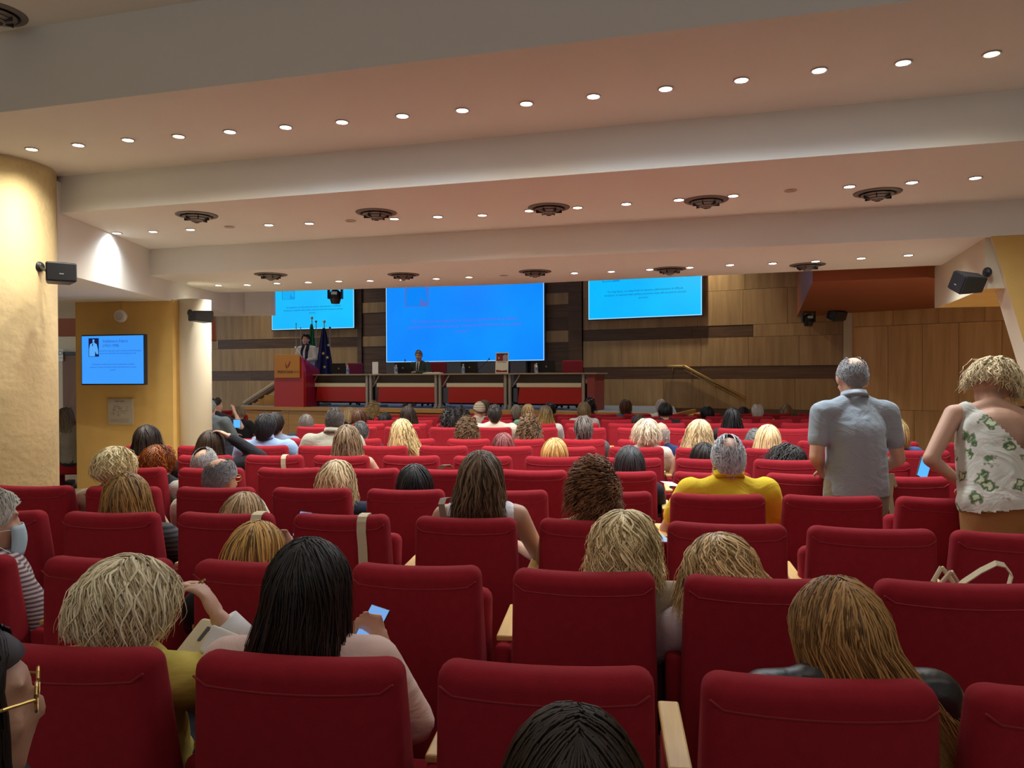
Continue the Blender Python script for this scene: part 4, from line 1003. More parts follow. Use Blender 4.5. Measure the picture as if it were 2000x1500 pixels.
    # keep locks out of the skull
    q_ = (P-cen)/A; ln = np.linalg.norm(q_, axis=-1, keepdims=True); P = np.where(ln < 1.01, cen+q_/np.maximum(ln, 1e-6)*A*1.01, P)
    T = np.gradient(P, axis=1); T = nrm(T); O = P-np.array((0, -.005, 0)); O[..., 2] = np.clip(O[..., 2], 0, 1)*1.0; O = nrm(O-T*(O*T).sum(-1, keepdims=True)); Sd = nrm(np.cross(T, O))
    tt = np.linspace(0, 1, segs)[None, :, None]; ws = w*(.7+.6*rnd)[:, None, None]*(1-.85*tt**tpow); hs_ = th*(1-.7*tt**tpow)*np.ones((m, 1, 1))
    V = np.stack([P+Sd*ws/2, P+O*hs_, P-Sd*ws/2], 2)      # m, segs, 3, 3
    V = V.reshape(-1, 3); idx = np.arange(m*segs*3).reshape(m, segs, 3)
    a = idx[:, :-1, :]; b = idx[:, 1:, :]; F = np.stack([a, np.roll(a, -1, 2), np.roll(b, -1, 2), b], -1).reshape(-1, 4)
    hv = np.zeros((m, segs, 3, 4), np.float32); hv[..., 0] = rnd[:, None, None]; hv[..., 1] = np.clip(tl, 0, 1)[:, :, None]; hv[..., 3] = 1
    hu = np.zeros((m, segs, 3, 3), np.float32); hu[..., 0] = rnd[:, None, None]*37+np.array((.5, .25, 0))*1.0; hu[..., 1] = d[:, :, None]*3; hv = hv.reshape(-1, 4); hu = hu.reshape(-1, 3)
    faces = [F]; verts = [V]; hvs = [hv]; hus = [hu]; nv = len(V)
    if cap:
        nu, ns = 40, 16; pu = np.linspace(-3.1416, 3.1416, nu); sv_ = np.linspace(0, 1, ns)
        ext = 6 if kind in ('long', 'bob') else 0
        G = []; mask = []
        for i in range(ns+ext):
            s_ = sv_[min(i, ns-1)]; D = dirs(pu, np.full(nu, s_)); P_ = cen+D*A*((1.015+vol*.45*min(1, s_*1.3)) if kind in ('long', 'bob') else (1.012+(vol*.9 if short else vol*.5 if kind == 'curly' else vol*.3)))
            if i >= ns:
                h = (i-ns+1)/ext*L*.72; P_[:, 2] -= h; P_[:, 0] += (flare*.8*np.sin(pu)+sway)*h; P_[:, 1] -= flare*.5*np.cos(pu)*h
                if endin: P_[:, :2] -= (P_[:, :2]-np.array((0, -.01)))*endin*((i-ns+1)/ext)**2
                bz = np.clip((-.14-P_[:, 2])/.08, 0, 1); P_[:, 1] = np.maximum(np.minimum(P_[:, 1], P_[:, 1]*(1-bz)+(-.09)*bz), -.102)
            G.append(P_)
        G = np.array(G); cv = G.reshape(-1, 3); cf = []
        bc = nrm(np.array(bald_c))
        for i in range(ns+ext-1):
            for j in range(nu-1):
                if i >= ns-1 and (abs((pu[j]+pu[j+1])/2) > 2.25 or ext == 0): continue
                if bald:
                    dd = nrm((G[i, j]-cen)/A)
                    if dd @ bc > math.cos(bald+.06): continue
                cf.append((i*nu+j+nv, (i+1)*nu+j+nv, (i+1)*nu+j+1+nv, i*nu+j+1+nv))
        verts.append(cv); faces.append(np.array(cf)); chv = np.zeros((len(cv), 4), np.float32); chv[:, 3] = 1; chv[:, 0] = .1
        ii = np.repeat(np.arange(ns+ext), nu)/max(1, ns+ext-1); chv[:, 1] = ii*(.9 if ext else .6)
        chu = np.zeros((len(cv), 3), np.float32); chu[:, 0] = np.tile(pu*6, ns+ext); chu[:, 1] = ii*.6; hvs.append(chv); hus.append(chu)
    V = np.concatenate(verts); F = np.concatenate(faces); me = bpy.data.meshes.new('hair'); 
    me.vertices.add(len(V)); me.vertices.foreach_set('co', V.astype(np.float32).ravel()); me.loops.add(len(F)*4); me.loops.foreach_set('vertex_index', F.astype(np.int32).ravel())
    me.polygons.add(len(F)); me.polygons.foreach_set('loop_start', np.arange(0, len(F)*4, 4, dtype=np.int32)); me.polygons.foreach_set('loop_total', np.full(len(F), 4, np.int32)); me.update(calc_edges=True)
    me.polygons.foreach_set('use_smooth', [True]*len(F))
    x = me.attributes.new('hv', 'FLOAT_COLOR', 'POINT'); x.data.foreach_set('color', np.concatenate(hvs).ravel()); x = me.attributes.new('huv', 'FLOAT_VECTOR', 'POINT'); x.data.foreach_set('vector', np.concatenate(hus).ravel())
    return me

BLK = (.006, .005, .005); DBR = (.018, .010, .006); BRN = (.055, .028, .014); LBR = (.16, .085, .038); BLD = (.42, .28, .13); LBL = (.60, .46, .26); GRY = (.22, .21, .20); WHT = (.50, .48, .44); AUB = (.085, .020, .008); GNG = (.36, .17, .05); BUR = (.045, .008, .010)
def HC(a, b, c=None):
    up_ = lambda v, k: tuple(min(.9, x*k) for x in v)
    return hair_mat(a, up_(b, 1.25), up_(c, 1.35) if c else None)
CLOTH = {}
def cloth(col, kind='plain'):
    k = (tuple(col), kind)
    if k in CLOTH: return CLOTH[k]
    m = mat('cloth_%d' % len(CLOTH), col, .35 if kind == 'leather' else .85, bump=.0, spec=.5 if kind == 'leather' else .25, sheen=0 if kind == 'leather' else .2)
    nt = m.node_tree; b = nt.nodes['Principled BSDF']; N = nt.nodes.new; Lk = nt.links.new
    tc = N('ShaderNodeTexCoord'); mp = N('ShaderNodeMapping'); mp.inputs['Scale'].default_value = (4, 4, 6.5); mp.inputs['Rotation'].default_value = (.3, .5, 0); Lk(tc.outputs['Object'], mp.inputs[0])
    n1 = N('ShaderNodeTexNoise'); n1.inputs['Scale'].default_value = 1.3; n1.inputs['Detail'].default_value = 3; n1.inputs['Distortion'].default_value = 1.6; Lk(mp.outputs[0], n1.inputs['Vector'])
    n2 = N('ShaderNodeTexNoise'); n2.inputs['Scale'].default_value = 350; Lk(tc.outputs['Object'], n2.inputs['Vector'])
    ad = N('ShaderNodeMath'); ad.operation = 'MULTIPLY_ADD'; ad.inputs[1].default_value = .03; Lk(n2.outputs['Fac'], ad.inputs[0]); Lk(n1.outputs['Fac'], ad.inputs[2])
    bp = N('ShaderNodeBump'); bp.inputs['Strength'].default_value = .55; bp.inputs['Distance'].default_value = .022; Lk(ad.outputs[0], bp.inputs['Height']); Lk(bp.outputs[0], b.inputs['Normal'])
    if kind == 'stripe' or kind == 'check':
        wv = N('ShaderNodeTexWave'); wv.inputs['Scale'].default_value = 22 if kind == 'check' else 14; wv.bands_direction = 'Z'; wv.inputs['Distortion'].default_value = 1; Lk(tc.outputs['Object'], wv.inputs['Vector'])
        r = N('ShaderNodeMix'); r.data_type = 'RGBA'; r.inputs[6].default_value = (*col, 1); r.inputs[7].default_value = (.10, .10, .11, 1) if kind == 'stripe' else (.6, .5, .45, 1); Lk(wv.outputs['Fac'], r.inputs[0]); Lk(r.outputs[2], b.inputs['Base Color'])
    if kind == 'floral':
        v1 = N('ShaderNodeTexVoronoi'); v1.inputs['Scale'].default_value = 10; v1.inputs['Randomness'].default_value = 1
        nn = N('ShaderNodeTexNoise'); nn.inputs['Scale'].default_value = 30; nn.inputs['Detail'].default_value = 2; Lk(tc.outputs['Object'], nn.inputs['Vector'])
        vm = N('ShaderNodeVectorMath'); vm.operation = 'MULTIPLY_ADD'; vm.inputs[1].default_value = (.07,)*3; Lk(nn.outputs['Color'], vm.inputs[0]); Lk(tc.outputs['Object'], vm.inputs[2]); Lk(vm.outputs[0], v1.inputs['Vector'])
        r = N('ShaderNodeValToRGB'); r.color_ramp.interpolation = 'LINEAR'; e = r.color_ramp.elements; e[0].position = .0; e[0].color = (.62, .68, .50, 1); e[1].position = .62; e[1].color = (*col, 1)
        x = e.new(.16); x.color = (.55, .60, .38, 1); x = e.new(.22); x.color = (.05, .10, .045, 1); x = e.new(.30); x.color = (.16, .24, .12, 1); x = e.new(.36); x.color = (.66, .62, .56, 1)
        Lk(v1.outputs['Distance'], r.inputs['Fac'])
        big = N('ShaderNodeTexNoise'); big.inputs['Scale'].default_value = 5; Lk(tc.outputs['Object'], big.inputs['Vector'])
        rr = N('ShaderNodeMapRange'); rr.inputs['From Min'].default_value = .42; rr.inputs['From Max'].default_value = .47; Lk(big.outputs['Fac'], rr.inputs['Value'])
        mx = N('ShaderNodeMix'); mx.data_type = 'RGBA'; mx.inputs[6].default_value = (*col, 1); Lk(r.outputs[0], mx.inputs[7]); Lk(rr.outputs[0], mx.inputs[0]); Lk(mx.outputs[2], b.inputs['Base Color'])
    CLOTH[k] = m; return m
def clink(name, me, m, parent):
    """child whose mesh may be shared: the material sits on the object"""
    if not me.materials: me.materials.append(None)
    o = link(name, me, None, parent); o.material_slots[0].link = 'OBJECT'; o.material_slots[0].material = m; return o
M_dtr = cloth((.03, .035, .05))
M_eyew = mat('eye_white', (.75, .72, .68), .3); M_eyed = mat('eye_dark', (.02, .012, .008), .2); M_lip = mat('lip', (.42, .12, .10), .5)
def face_parts(t, HM):
    for s in (-1, 1):
        bm = bmesh.new(); sph(bm, HM @ Vector((s*.031, .073, .008)), (.012, .012, .009), HM.to_3x3().to_4x4()); link('eye', mesh_of(bm, True), M_eyew, t)
        bm = bmesh.new(); sph(bm, HM @ Vector((s*.031, .083, .008)), (.0055, .003, .0055), HM.to_3x3().to_4x4()); link('pupil', mesh_of(bm, True), M_eyed, t)
        bm = bmesh.new(); cyl(bm, HM @ Vector((s*.016, .092, .028)), HM @ Vector((s*.046, .080, .028)), .003, n=6); link('eyebrow', mesh_of(bm), M_eyed, t)
    bm = bmesh.new(); sph(bm, HM @ Vector((0, .094, -.060)), (.021, .006, .006), HM.to_3x3().to_4x4()); link('mouth', mesh_of(bm, True), M_lip, t)
def glasses(t, HM, m, tint=None):
    bm = bmesh.new()
    for s in (-1, 1):
        pts = [HM @ Vector((s*.034+.025*math.cos(a), .098, .006+.020*math.sin(a))) for a in np.linspace(0, 2*PI, 13)]; tube(bm, pts, .0022, 5)
        tube(bm, [HM @ Vector((s*.058, .097, .010)), HM @ Vector((s*.081, .06, .012)), HM @ Vector((s*.084, -.015, .006)), HM @ Vector((s*.080, -.030, -.010))], .0024, 5)
    tube(bm, [HM @ Vector((-.010, .099, .010)), HM @ Vector((.010, .099, .010))], .0022, 5)
    return link('glasses', mesh_of(bm), m, t)
def mask(t, HM, m):
    V = []; F = []
    for i in range(8):
        for j in range(12):
            a = (j/11-.5)*2.3; z = .0-.115*i/7; r = .105+.012*math.sin(PI*i/7)
            V.append(HM @ Vector((math.sin(a)*.082*(1-.15*(i/7)), math.cos(a)*r+.005, z-.01)))
    for i in range(7):
        for j in range(11): F.append((i*12+j, i*12+j+1, (i+1)*12+j+1, (i+1)*12+j))
    o = link('face_mask', pyd(V, F, True), m, t); o.modifiers.new('s', 'SOLIDIFY').thickness = .003
    for s in (-1, 1):
        bm = bmesh.new(); tube(bm, [HM @ Vector(v) for v in ((s*.078, .045, -.02), (s*.081, -.025, -.02), (s*.081, -.028, -.045), (s*.078, .045, -.10))], .0015, 5); link('ear_loop', mesh_of(bm), M_white, t)
    return o

HAIR = {}
ROWZ = [1.92, 2.72, 3.7, 4.6, 5.45, 6.5, 7.35, 8.2, 9.95, 10.8, 11.7, 12.6, 13.45]
def person(px, ytop, Z, label, hair, hcol, top, sleeve='short', arms='lap', head=(0, 0, 0), female=True, yaw=0.0, near=0, hairtop=.022, hunch=.05, skin=None, lean=None, side=0.0, wide=1.0, extra=None, Hq=.02, row=True):
    if row:      # sit in the given row: head just clear of the backrest there
        r_ = min(range(13), key=lambda k: abs(ROWZ[k]-Z)); it = sorted((abs((v[0]+v[1])/2-px), v[3]) for k, v in SEATDB.items() if k[0] == r_)[:2]
        if abs(ROWZ[r_]-Z) < .3: Z = it[0][1]+.265
    ztop = EYE-(ytop-yh(px))*Z/1500; sc = 1.12
    H = ztop/sc-hairtop
    H += hunch
    if H > 1.32: sc *= H/1.32; H = 1.32
    H = round(H/Hq)*Hq; H = max(.96, H)
    if lean is None: lean = -.22
    # the head centre, not the root, sits on the pixel column
    q = make_pose(H, arms, head, lean, side, female, wide, hunch); hx = q['HM'].translation
    Xh = (px-1000)/1500*Z; R = Matrix.Rotation(yaw, 4, 'Z'); off = R @ Vector((hx.x, hx.y, 0))*sc
    t = thing('person', label, 'person', (Xh-off.x, Z-off.y, 0), yaw); t.scale = (sc,)*3
    key = (round(H, 2), arms, tuple(head), round(lean, 2), round(side, 2), female, wide, hunch)
    vox = (.0075 if arms in ('raiseR', 'headR') else .012) if near else .021
    clink('body', get_body(key+((near > 0),), q, vox), skin or M_skin, t)
    clink('top' if sleeve != 'long' else 'shirt', get_top(key+((near > 0),), q, sleeve, .014 if near else .021), top, t)
    clink('trousers', get_trousers(key, q), M_dtr, t)
    if hair:
        hk = dict(hair); kd = hk.pop('kind')
        me = hair_mesh(kd, **hk); o = clink('hair', me, hcol, t); o.matrix_local = q['HM']
    if extra: extra(t, q)
    return t, q
def collar(m, r=.080, z=.022):
    def f(t, q):
        c = q['neck']+Vector((0, -.004, .012+z)); bm = bmesh.new()
        T = Matrix.Translation(c) @ Matrix.Rotation(-.25, 4, 'X')
        lathe(bm, [(r*.86, .018), (r*.98, -.020), (r*1.02, -.022), (r*.90, .022), (r*.86, .018)], 26, T); link('collar', mesh_of(bm, True), m, t)
    return f
# ---- hair recipes
def long_(seed, n=420, L=.24, **k): d = dict(kind='long', seed=seed, n=int(n*1.15), L=L, w=.0115, th=.003, vol=.08, flare=.12, wave=.003, wl=.16, clump=.5); d.update(k); return d
def wavy(seed, n=420, L=.20, **k): d = dict(kind='long', seed=seed, n=int(n*1.15), L=L, w=.0115, th=.003, vol=.14, flare=.25, wave=.011, wl=.085, clump=.8, messy=.006); d.update(k); return d
def bob(seed, n=380, L=.07, **k): d = dict(kind='bob', seed=seed, n=int(n*1.1), L=L, w=.0115, th=.003, vol=.12, flare=.1, wave=.002, endin=.18, clump=.4); d.update(k); return d
def shrt(seed, n=600, L=.035, **k): d = dict(kind='short', seed=seed, n=n, L=L, w=.006, th=.003, vol=.02, segs=4); d.update(k); return d
def curly(seed, n=520, L=.09, **k): d = dict(kind='curly', seed=seed, n=n, L=L, w=.009, th=.004, vol=.45, wave=.011, wl=.05, segs=8); d.update(k); return d
FAR = dict(n=150, w=.020, segs=7)
def far(d, n=None): d = dict(d); d['n'] = n or (120 if d['kind'] in ('long', 'bob', 'updo') else 220); d['w'] *= 1.5; d['segs'] = min(d.get('segs', 10), 7); return d
ZR = lambda px, y: seat_Z(px, y)+.20
zA, zB, zC, zD, zE, zF, zG, zH, zI, zJ, zK, zL, zM = 1.92, 2.72, 3.7, 4.6, 5.45, 6.5, 7.35, 8.2, 9.95, 10.8, 11.7, 12.6, 13.45
def Zs(px, y): return seat_Z(px, y)+.2
def hold(nm, size, m, off=(0, .02, .05), rot=(0, 0, 0), arm=1, label=None, cat='phone', glow=None):
    def f(t, q):
        bpy.context.view_layer.update()
        p = t.matrix_world @ (q['wr'][arm]+Vector(q['hd'][arm][0]).normalized()*.09+Vector(off))
        o = thing(nm, label, cat); o.matrix_world = Matrix.Translation(p) @ t.matrix_world.to_3x3().normalized().to_4x4() @ Euler(rot).to_matrix().to_4x4()
        link('case', B(box, (0, 0, 0), size, bev=.003), M_black, o)
        if glow: link('display', B(box, (0, -size[1]/2-.0008, 0), (size[0]*.92, .001, size[2]*.94)), glow, o)
    return f
M_phone = em('phone_glow', (.20, .42, .85), .9); M_phoneb = em('phone_glow_blue', (.10, .45, 1), 1.1)
def multi(*fs):
    def f(t, q):
        for g in fs: g(t, q)
    return f
goldm = mat('gold_frame', (.6, .42, .15), .3, metal=1)
M_mask = mat('mask_blue', (.45, .62, .72), .8); M_maskw = mat('mask_white', (.78, .77, .74), .8)
DW = cloth((.02, .022, .028)); WHC = cloth((.72, .72, .74))
# ---- nearest people
person(1118, 1366, 1.12, 'person with dark centre-parted hair, nearest at the bottom edge', bob(1, 1200, .16, w=.006, th=.002, vol=.12, part=.10, segs=11), HC(DBR, BRN), DW, near=1, Hq=.01, row=False)
def lanyard_glasses(t, q): glasses(t, q['HM'], goldm)
person(-92, 1205, 1.22, 'person with long dark hair and gold glasses, cut off at the left edge', long_(2, 800, .34, w=.011, segs=11), HC(BLK, DBR), DW, yaw=-1.05, near=1, extra=lanyard_glasses, Hq=.01, row=False)
def p3x(t, q):
    HM = q['HM']; glasses(t, HM, mat('teal_frame', (.02, .35, .42), .3))
    bm = bmesh.new(); tube(bm, [HM @ Vector(v) for v in ((.082, .0, -.01), (.088, -.03, -.08), (.06, -.075, -.13), (0, -.095, -.145))], .0028, 6); link('glasses_cord', mesh_of(bm), M_black, t)
    for k in range(16):
        a = -1.5+k*.2; bm = bmesh.new(); sph(bm, q['neck']+Vector((.066*math.sin(a), -.060*math.cos(a)+.004, .048)), .0042, u=8, v=6); link('pearl', mesh_of(bm), mat('pearl', (.8, .75, .68), .25), t)
    w = q['wr'][1]; bm = bmesh.new(); cyl(bm, q['el'][1].lerp(w, .62), w.lerp(q['el'][1], .06), .050, .043, 20); link('cuff', mesh_of(bm, True), WHC, t)
    d = Vector(q['hd'][1][0]).normalized(); bm = bmesh.new(); lathe(bm, [(.0085, -.002), (.0105, -.002), (.0105, .002), (.0085, .002), (.0085, -.002)], 14, Matrix.Translation(w+d*.105+Vector((.012, -.012, .01))) @ d.to_track_quat('Z', 'Y').to_matrix().to_4x4()); sph(bm, w+d*.105+Vector((.02, -.024, .01)), .004, u=8, v=6); link('ring', mesh_of(bm), goldm, t)
person(246, 1052, zA+.02, 'person with blond-grey wavy hair and yellow top, hand raised to her glasses', wavy(3, 1300, .055, w=.0070, th=.0018, vol=.20, wave=.013, wl=.10, flare=.12, endin=.12, messy=.005, segs=13), HC((.30, .23, .14), (.66, .54, .34), (.68, .60, .43)), cloth((.66, .55, .12)), sleeve='roll', arms='raiseR', head=(-.25, .12, -.25), near=1, Hq=.01, extra=p3x, yaw=-.12, hairtop=.045)
def p4x(t, q):
    HM = q['HM']; glasses(t, HM, mat('clear_frame', (.3, .3, .4), .2))
    bm = bmesh.new(); tube(bm, [HM @ Vector(v) for v in ((.086, .055, .035), (.092, .05, -.04), (.085, .06, -.13), (.06, .075, -.2))], .0028, 6); link('glasses_cord', mesh_of(bm), mat('red_cord', (.6, .03, .03), .5), t)
person(600, 1044, zA+.03, 'person with long straight dark hair and pale pink blouse, holding a phone', long_(4, 1150, .255, w=.007, th=.002, vol=.10, flare=.14, segs=11, sway=-.12, wave=.004), HC(BLK, (.030, .014, .009)), cloth((.78, .56, .50)), sleeve='roll', arms='phone', head=(-.12, 0, -.15), near=1, Hq=.01, side=.05, wide=1.08,
       extra=multi(p4x, hold('phone', (.066, .009, .125), M_black, (-.01, .02, -.01), (-.9, .25, -.2), 1, 'smartphone held by the woman in the pale pink blouse', glow=M_phone)))
person(1638, 1106, zA-.02, 'person with straight honey-brown hair over a black leather jacket', long_(5, 1300, .28, w=.006, th=.002, vol=.16, flare=.18, sway=.40, segs=11, wave=.006), HC((.115, .062, .026), (.20, .098, .036), (.34, .20, .09)), cloth((.012, .013, .015), 'leather'), sleeve='roll', arms='lap', near=1, Hq=.01, head=(-.25, 0, .1), hairtop=.03, hunch=.09, wide=1.12)
person(1219, 988, zB, 'person with wavy ash-blond highlighted hair and beige shirt', wavy(6, 1100, .10, w=.007, th=.0025, vol=.24, wave=.015, wl=.08, flare=.10, segs=11), HC((.16, .11, .055), (.48, .33, .15), (.68, .55, .34)), cloth((.45, .36, .25)), sleeve='roll', arms='wide', head=(-.15, 0, -.3), near=1, Hq=.01, extra=lanyard_glasses, wide=1.12)
person(1408, 1030, zB-.05, 'person with wavy blond-brown hair leaning over, in a white top', wavy(7, 1000, .10, w=.007, th=.0025, vol=.22, wave=.016, wl=.10, flare=.55, segs=11, sway=-.18), HC((.07, .042, .022), (.50, .32, .14), (.62, .46, .26)), cloth((.62, .50, .50)), sleeve='roll', arms='wide', head=(-.35, -.12, .1), near=1, Hq=.01)
person(497, 1008, zB, 'person with dark hair and golden highlights below a white strap', long_(8, 1000, .14, w=.007, th=.002, vol=.12, flare=.26, segs=11, wave=.004), HC((.03, .016, .008), (.16, .085, .03), (.48, .30, .12)), DW, near=1, Hq=.01, head=(-.2, .1, -.2), arms='phone')
def p9x(t, q): mask(t, q['HM'], M_mask)
person(-26, 952, 2.95, 'person with white hair and blue face mask, cut off at the left edge', shrt(9, 1400, .06, w=.007, vol=.10), HC((.30, .28, .24), WHT), cloth((.08, .05, .10), 'check'), sleeve='roll', yaw=-.7, near=1, female=False, extra=p9x, Hq=.01)
# ---- third row
person(246, 919, zC, 'person with long ombre brown hair and black striped jacket', long_(10, 900, .26, w=.008, flare=.20, vol=.10, wave=.006, wl=.14), HC(DBR, (.16, .085, .035), (.28, .17, .07)), cloth((.03, .03, .035), 'stripe'), sleeve='roll', arms='wide', Hq=.01, wide=1.1)
person(474, 953, zC, 'person with light brown straight hair looking at a phone', long_(11, 700, .14, w=.009, flare=.22, vol=.10), HC((.09, .055, .03), (.22, .14, .07), (.36, .26, .15)), DW, head=(-.3, .05, -.15), arms='phone', Hq=.01,
       extra=hold('phone', (.075, .009, .15), M_black, (.06, .06, .04), (-.5, .1, -.2), 1, 'smartphone held by the light brown haired woman', glow=M_phone))
person(938, 877, zC-.05, 'person with long dark wavy hair and white sleeveless top', wavy(12, 800, .27, wave=.009, wl=.13, vol=.10, flare=.16, w=.012, sway=-.10), HC(DBR, (.060, .034, .020), (.12, .08, .05)), cloth((.80, .82, .86)), sleeve='tank', arms='wide', Hq=.01, near=1, wide=1.05, hunch=.06)
person(1157, 893, zC+.02, 'person with short curly dark brown hair and tan top', curly(13, 1400, .06, vol=.62, wave=.013, wl=.04, w=.007), HC(DBR, (.10, .045, .02), (.22, .11, .06)), cloth((.50, .34, .17)), head=(-.1, 0, 0), Hq=.01, hairtop=.05)
# ---- fourth row
def p14x(t, q): glasses(t, q['HM'], goldm); mask(t, q['HM'], M_mask)
person(1422, 846, zD-.05, 'person with grey hair thinning at the crown and bright yellow polo shirt', shrt(14, 2000, .020, w=.005, vol=.04, bald=.46, bald_c=(0, -.60, .80)), HC((.12, .12, .12), (.34, .36, .38), (.50, .52, .55)), cloth((.85, .62, .04)), sleeve='short', arms='wide', female=False, Hq=.01, near=1, wide=1.08, head=(-.1, 0, -.12), extra=multi(collar(cloth((.85, .62, .04))), p14x), skin=M_skin)
person(656, 893, zD, 'person with shoulder-length wavy blond hair and dark navy jacket', wavy(15, 800, .16, vol=.14, wave=.012, flare=.06, sway=.05), HC((.10, .065, .035), (.40, .29, .15), (.62, .50, .32)), cloth((.025, .035, .06)), sleeve='roll', Hq=.01, head=(-.1, .08, 0), wide=1.1)
person(809, 902, zD+.03, 'person with glossy straight black bob', bob(16, 800, .10, vol=.12, w=.012, endin=.05), HC((.004, .004, .005), (.010, .010, .012)), DW, Hq=.01)
person(430, 885, zD-.05, 'person with balding tanned head, grey sides and glasses', shrt(17, 1600, .02, w=.005, vol=.006, bald=.72, bald_c=(-.15, -.28, .95)), HC((.10, .10, .10), (.26, .26, .27)), cloth((.60, .58, .48)), sleeve='long', female=False, Hq=.01, near=1, skin=M_skin2, head=(-.15, 0, -.35), extra=lanyard_glasses, wide=1.08)
person(224, 862, zD+.05, 'person with short curly golden blond hair by the ochre wall', wavy(19, 800, .035, w=.008, vol=.16, wave=.012, wl=.05, flare=.1, endin=.3, messy=.006), HC((.22, .14, .06), (.62, .46, .24), (.74, .60, .38)), cloth((.42, .32, .22)), sleeve='roll', Hq=.01, head=(-.1, 0, -.1), hairtop=.045)
# ---- fifth and sixth rows
person(399, 872, zE, 'person with thin grey hair on a pink crown, behind the man with glasses', shrt(18, 1500, .025, w=.006, vol=.012, bald=.55, bald_c=(-.1, -.5, .86)), HC((.26, .26, .26), (.42, .42, .42)), cloth((.5, .5, .45)), female=False)
person(307, 860, zE, 'person with curly auburn hair and black jacket', wavy(20, 700, .04, w=.008, vol=.14, wave=.012, wl=.05, flare=.1, endin=.3, messy=.008), HC((.05, .012, .005), (.17, .045, .014), (.24, .08, .03)), DW, sleeve='roll', Hq=.01, hairtop=.04, wide=1.1)
person(1229, 865, zE+.02, 'person with long straight black hair greying at the parting', long_(46, 700, .20, vol=.08, part=.1, flare=.03), HC((.05, .05, .055), (.008, .008, .009)), DW)
person(287, 827, zF, 'person with dark chin-length bob before the ochre wall', bob(21, 500, .09, vol=.10, flare=.35, endin=0), HC((.012, .007, .005), (.035, .022, .016)), DW, hairtop=.03)
person(410, 838, zF, 'person with brown hair and black sleeve, hand on her head', bob(22, 500, .12, vol=.12, flare=.25, endin=.02), HC(DBR, (.07, .04, .02)), DW, sleeve='long', arms='headR', near=1, head=(-.15, .1, .1), yaw=-.1, extra=None)
def gold(t, q): pass
person(677, 828, zF, 'person with long brown wavy hair and mustard sleeveless top', wavy(27, 600, .25, wave=.009, vol=.10, flare=.15), HC((.05, .032, .02), (.12, .08, .05), (.22, .16, .10)), cloth((.62, .38, .12)), sleeve='tank', arms='wide', near=1, wide=1.05)
person(1083, 853, zF-.05, 'person with smooth ginger-blond hair twisted up', dict(kind='bob', seed=41, n=500, L=.05, w=.013, vol=.10, endin=.42, wave=.001), HC((.28, .13, .035), (.46, .27, .09), (.60, .42, .2)), DW)
person(1374, 862, zF, 'person with dark bob just left of the man in yellow', bob(51, 400, .10, vol=.10), HC(BLK, (.03, .02, .015)), DW)
person(1536, 857, zF, 'person with tousled dark wavy hair, head bent sideways', wavy(52, 600, .08, wave=.014, wl=.06, vol=.34, flare=.5, messy=.010), HC(BLK, (.022, .018, .016)), DW, head=(-.2, .35, .1), hairtop=.05)
# ---- seventh row
person(518, 804, zG, 'person with thick dark hair and light blue shirt', shrt(23, 1200, .07, w=.010, vol=.10), HC((.006, .006, .008), (.018, .018, .022)), cloth((.34, .50, .80)), sleeve='short', female=False, arms='wide', wide=1.12, extra=collar(cloth((.34, .50, .80))), hairtop=.03)
person(654, 793, zG+.1, 'person with cropped greying hair, beard and sage green shirt', shrt(26, 1200, .02, w=.007, vol=.015), HC((.03, .025, .022), (.09, .08, .075)), cloth((.42, .42, .34)), sleeve='short', female=False, arms='wide', wide=1.1, extra=collar(cloth((.42, .42, .34))), side=.05, lean=0)
person(785, 817, zG, 'person with long ombre hair, blond ends over the seat', wavy(34, 600, .27, wave=.012, vol=.12, flare=.28, sway=.12), HC((.045, .030, .018), (.52, .38, .18), (.62, .50, .28)), cloth((.6, .45, .38)), sleeve='tank')
person(983, 842, zG, 'person with burgundy-red long hair', long_(40, 500, .24, vol=.12, flare=.12, sway=.10), HC((.055, .012, .014), (.035, .006, .010), (.20, .07, .07)), DW)
person(1262, 815, zG, 'person with short layered blond-grey hair and white top', wavy(47, 600, .05, vol=.20, wave=.006, flare=.05, messy=.008), HC((.12, .09, .06), (.46, .38, .26), (.6, .52, .4)), cloth((.70, .62, .52)), sleeve='roll', arms='wide')
person(1366, 818, zG, 'person with long wavy dark-blond hair and black straps', wavy(49, 600, .20, wave=.012, vol=.14, flare=.28), HC((.16, .11, .055), (.46, .34, .18), (.6, .48, .3)), DW, sleeve='tank')
person(1500, 826, zG, 'person with smooth straight golden blond hair', long_(50, 600, .18, vol=.12, flare=.22), HC((.34, .22, .10), (.50, .35, .18), (.66, .52, .32)), DW, hairtop=.03)
person(1749, 815, zG+.1, 'person with streaked blond hair and blue collar, beside the standing man', bob(62, 300, .10, vol=.10), HC((.07, .045, .02), (.26, .17, .07), (.5, .36, .18)), cloth((.05, .10, .25)))
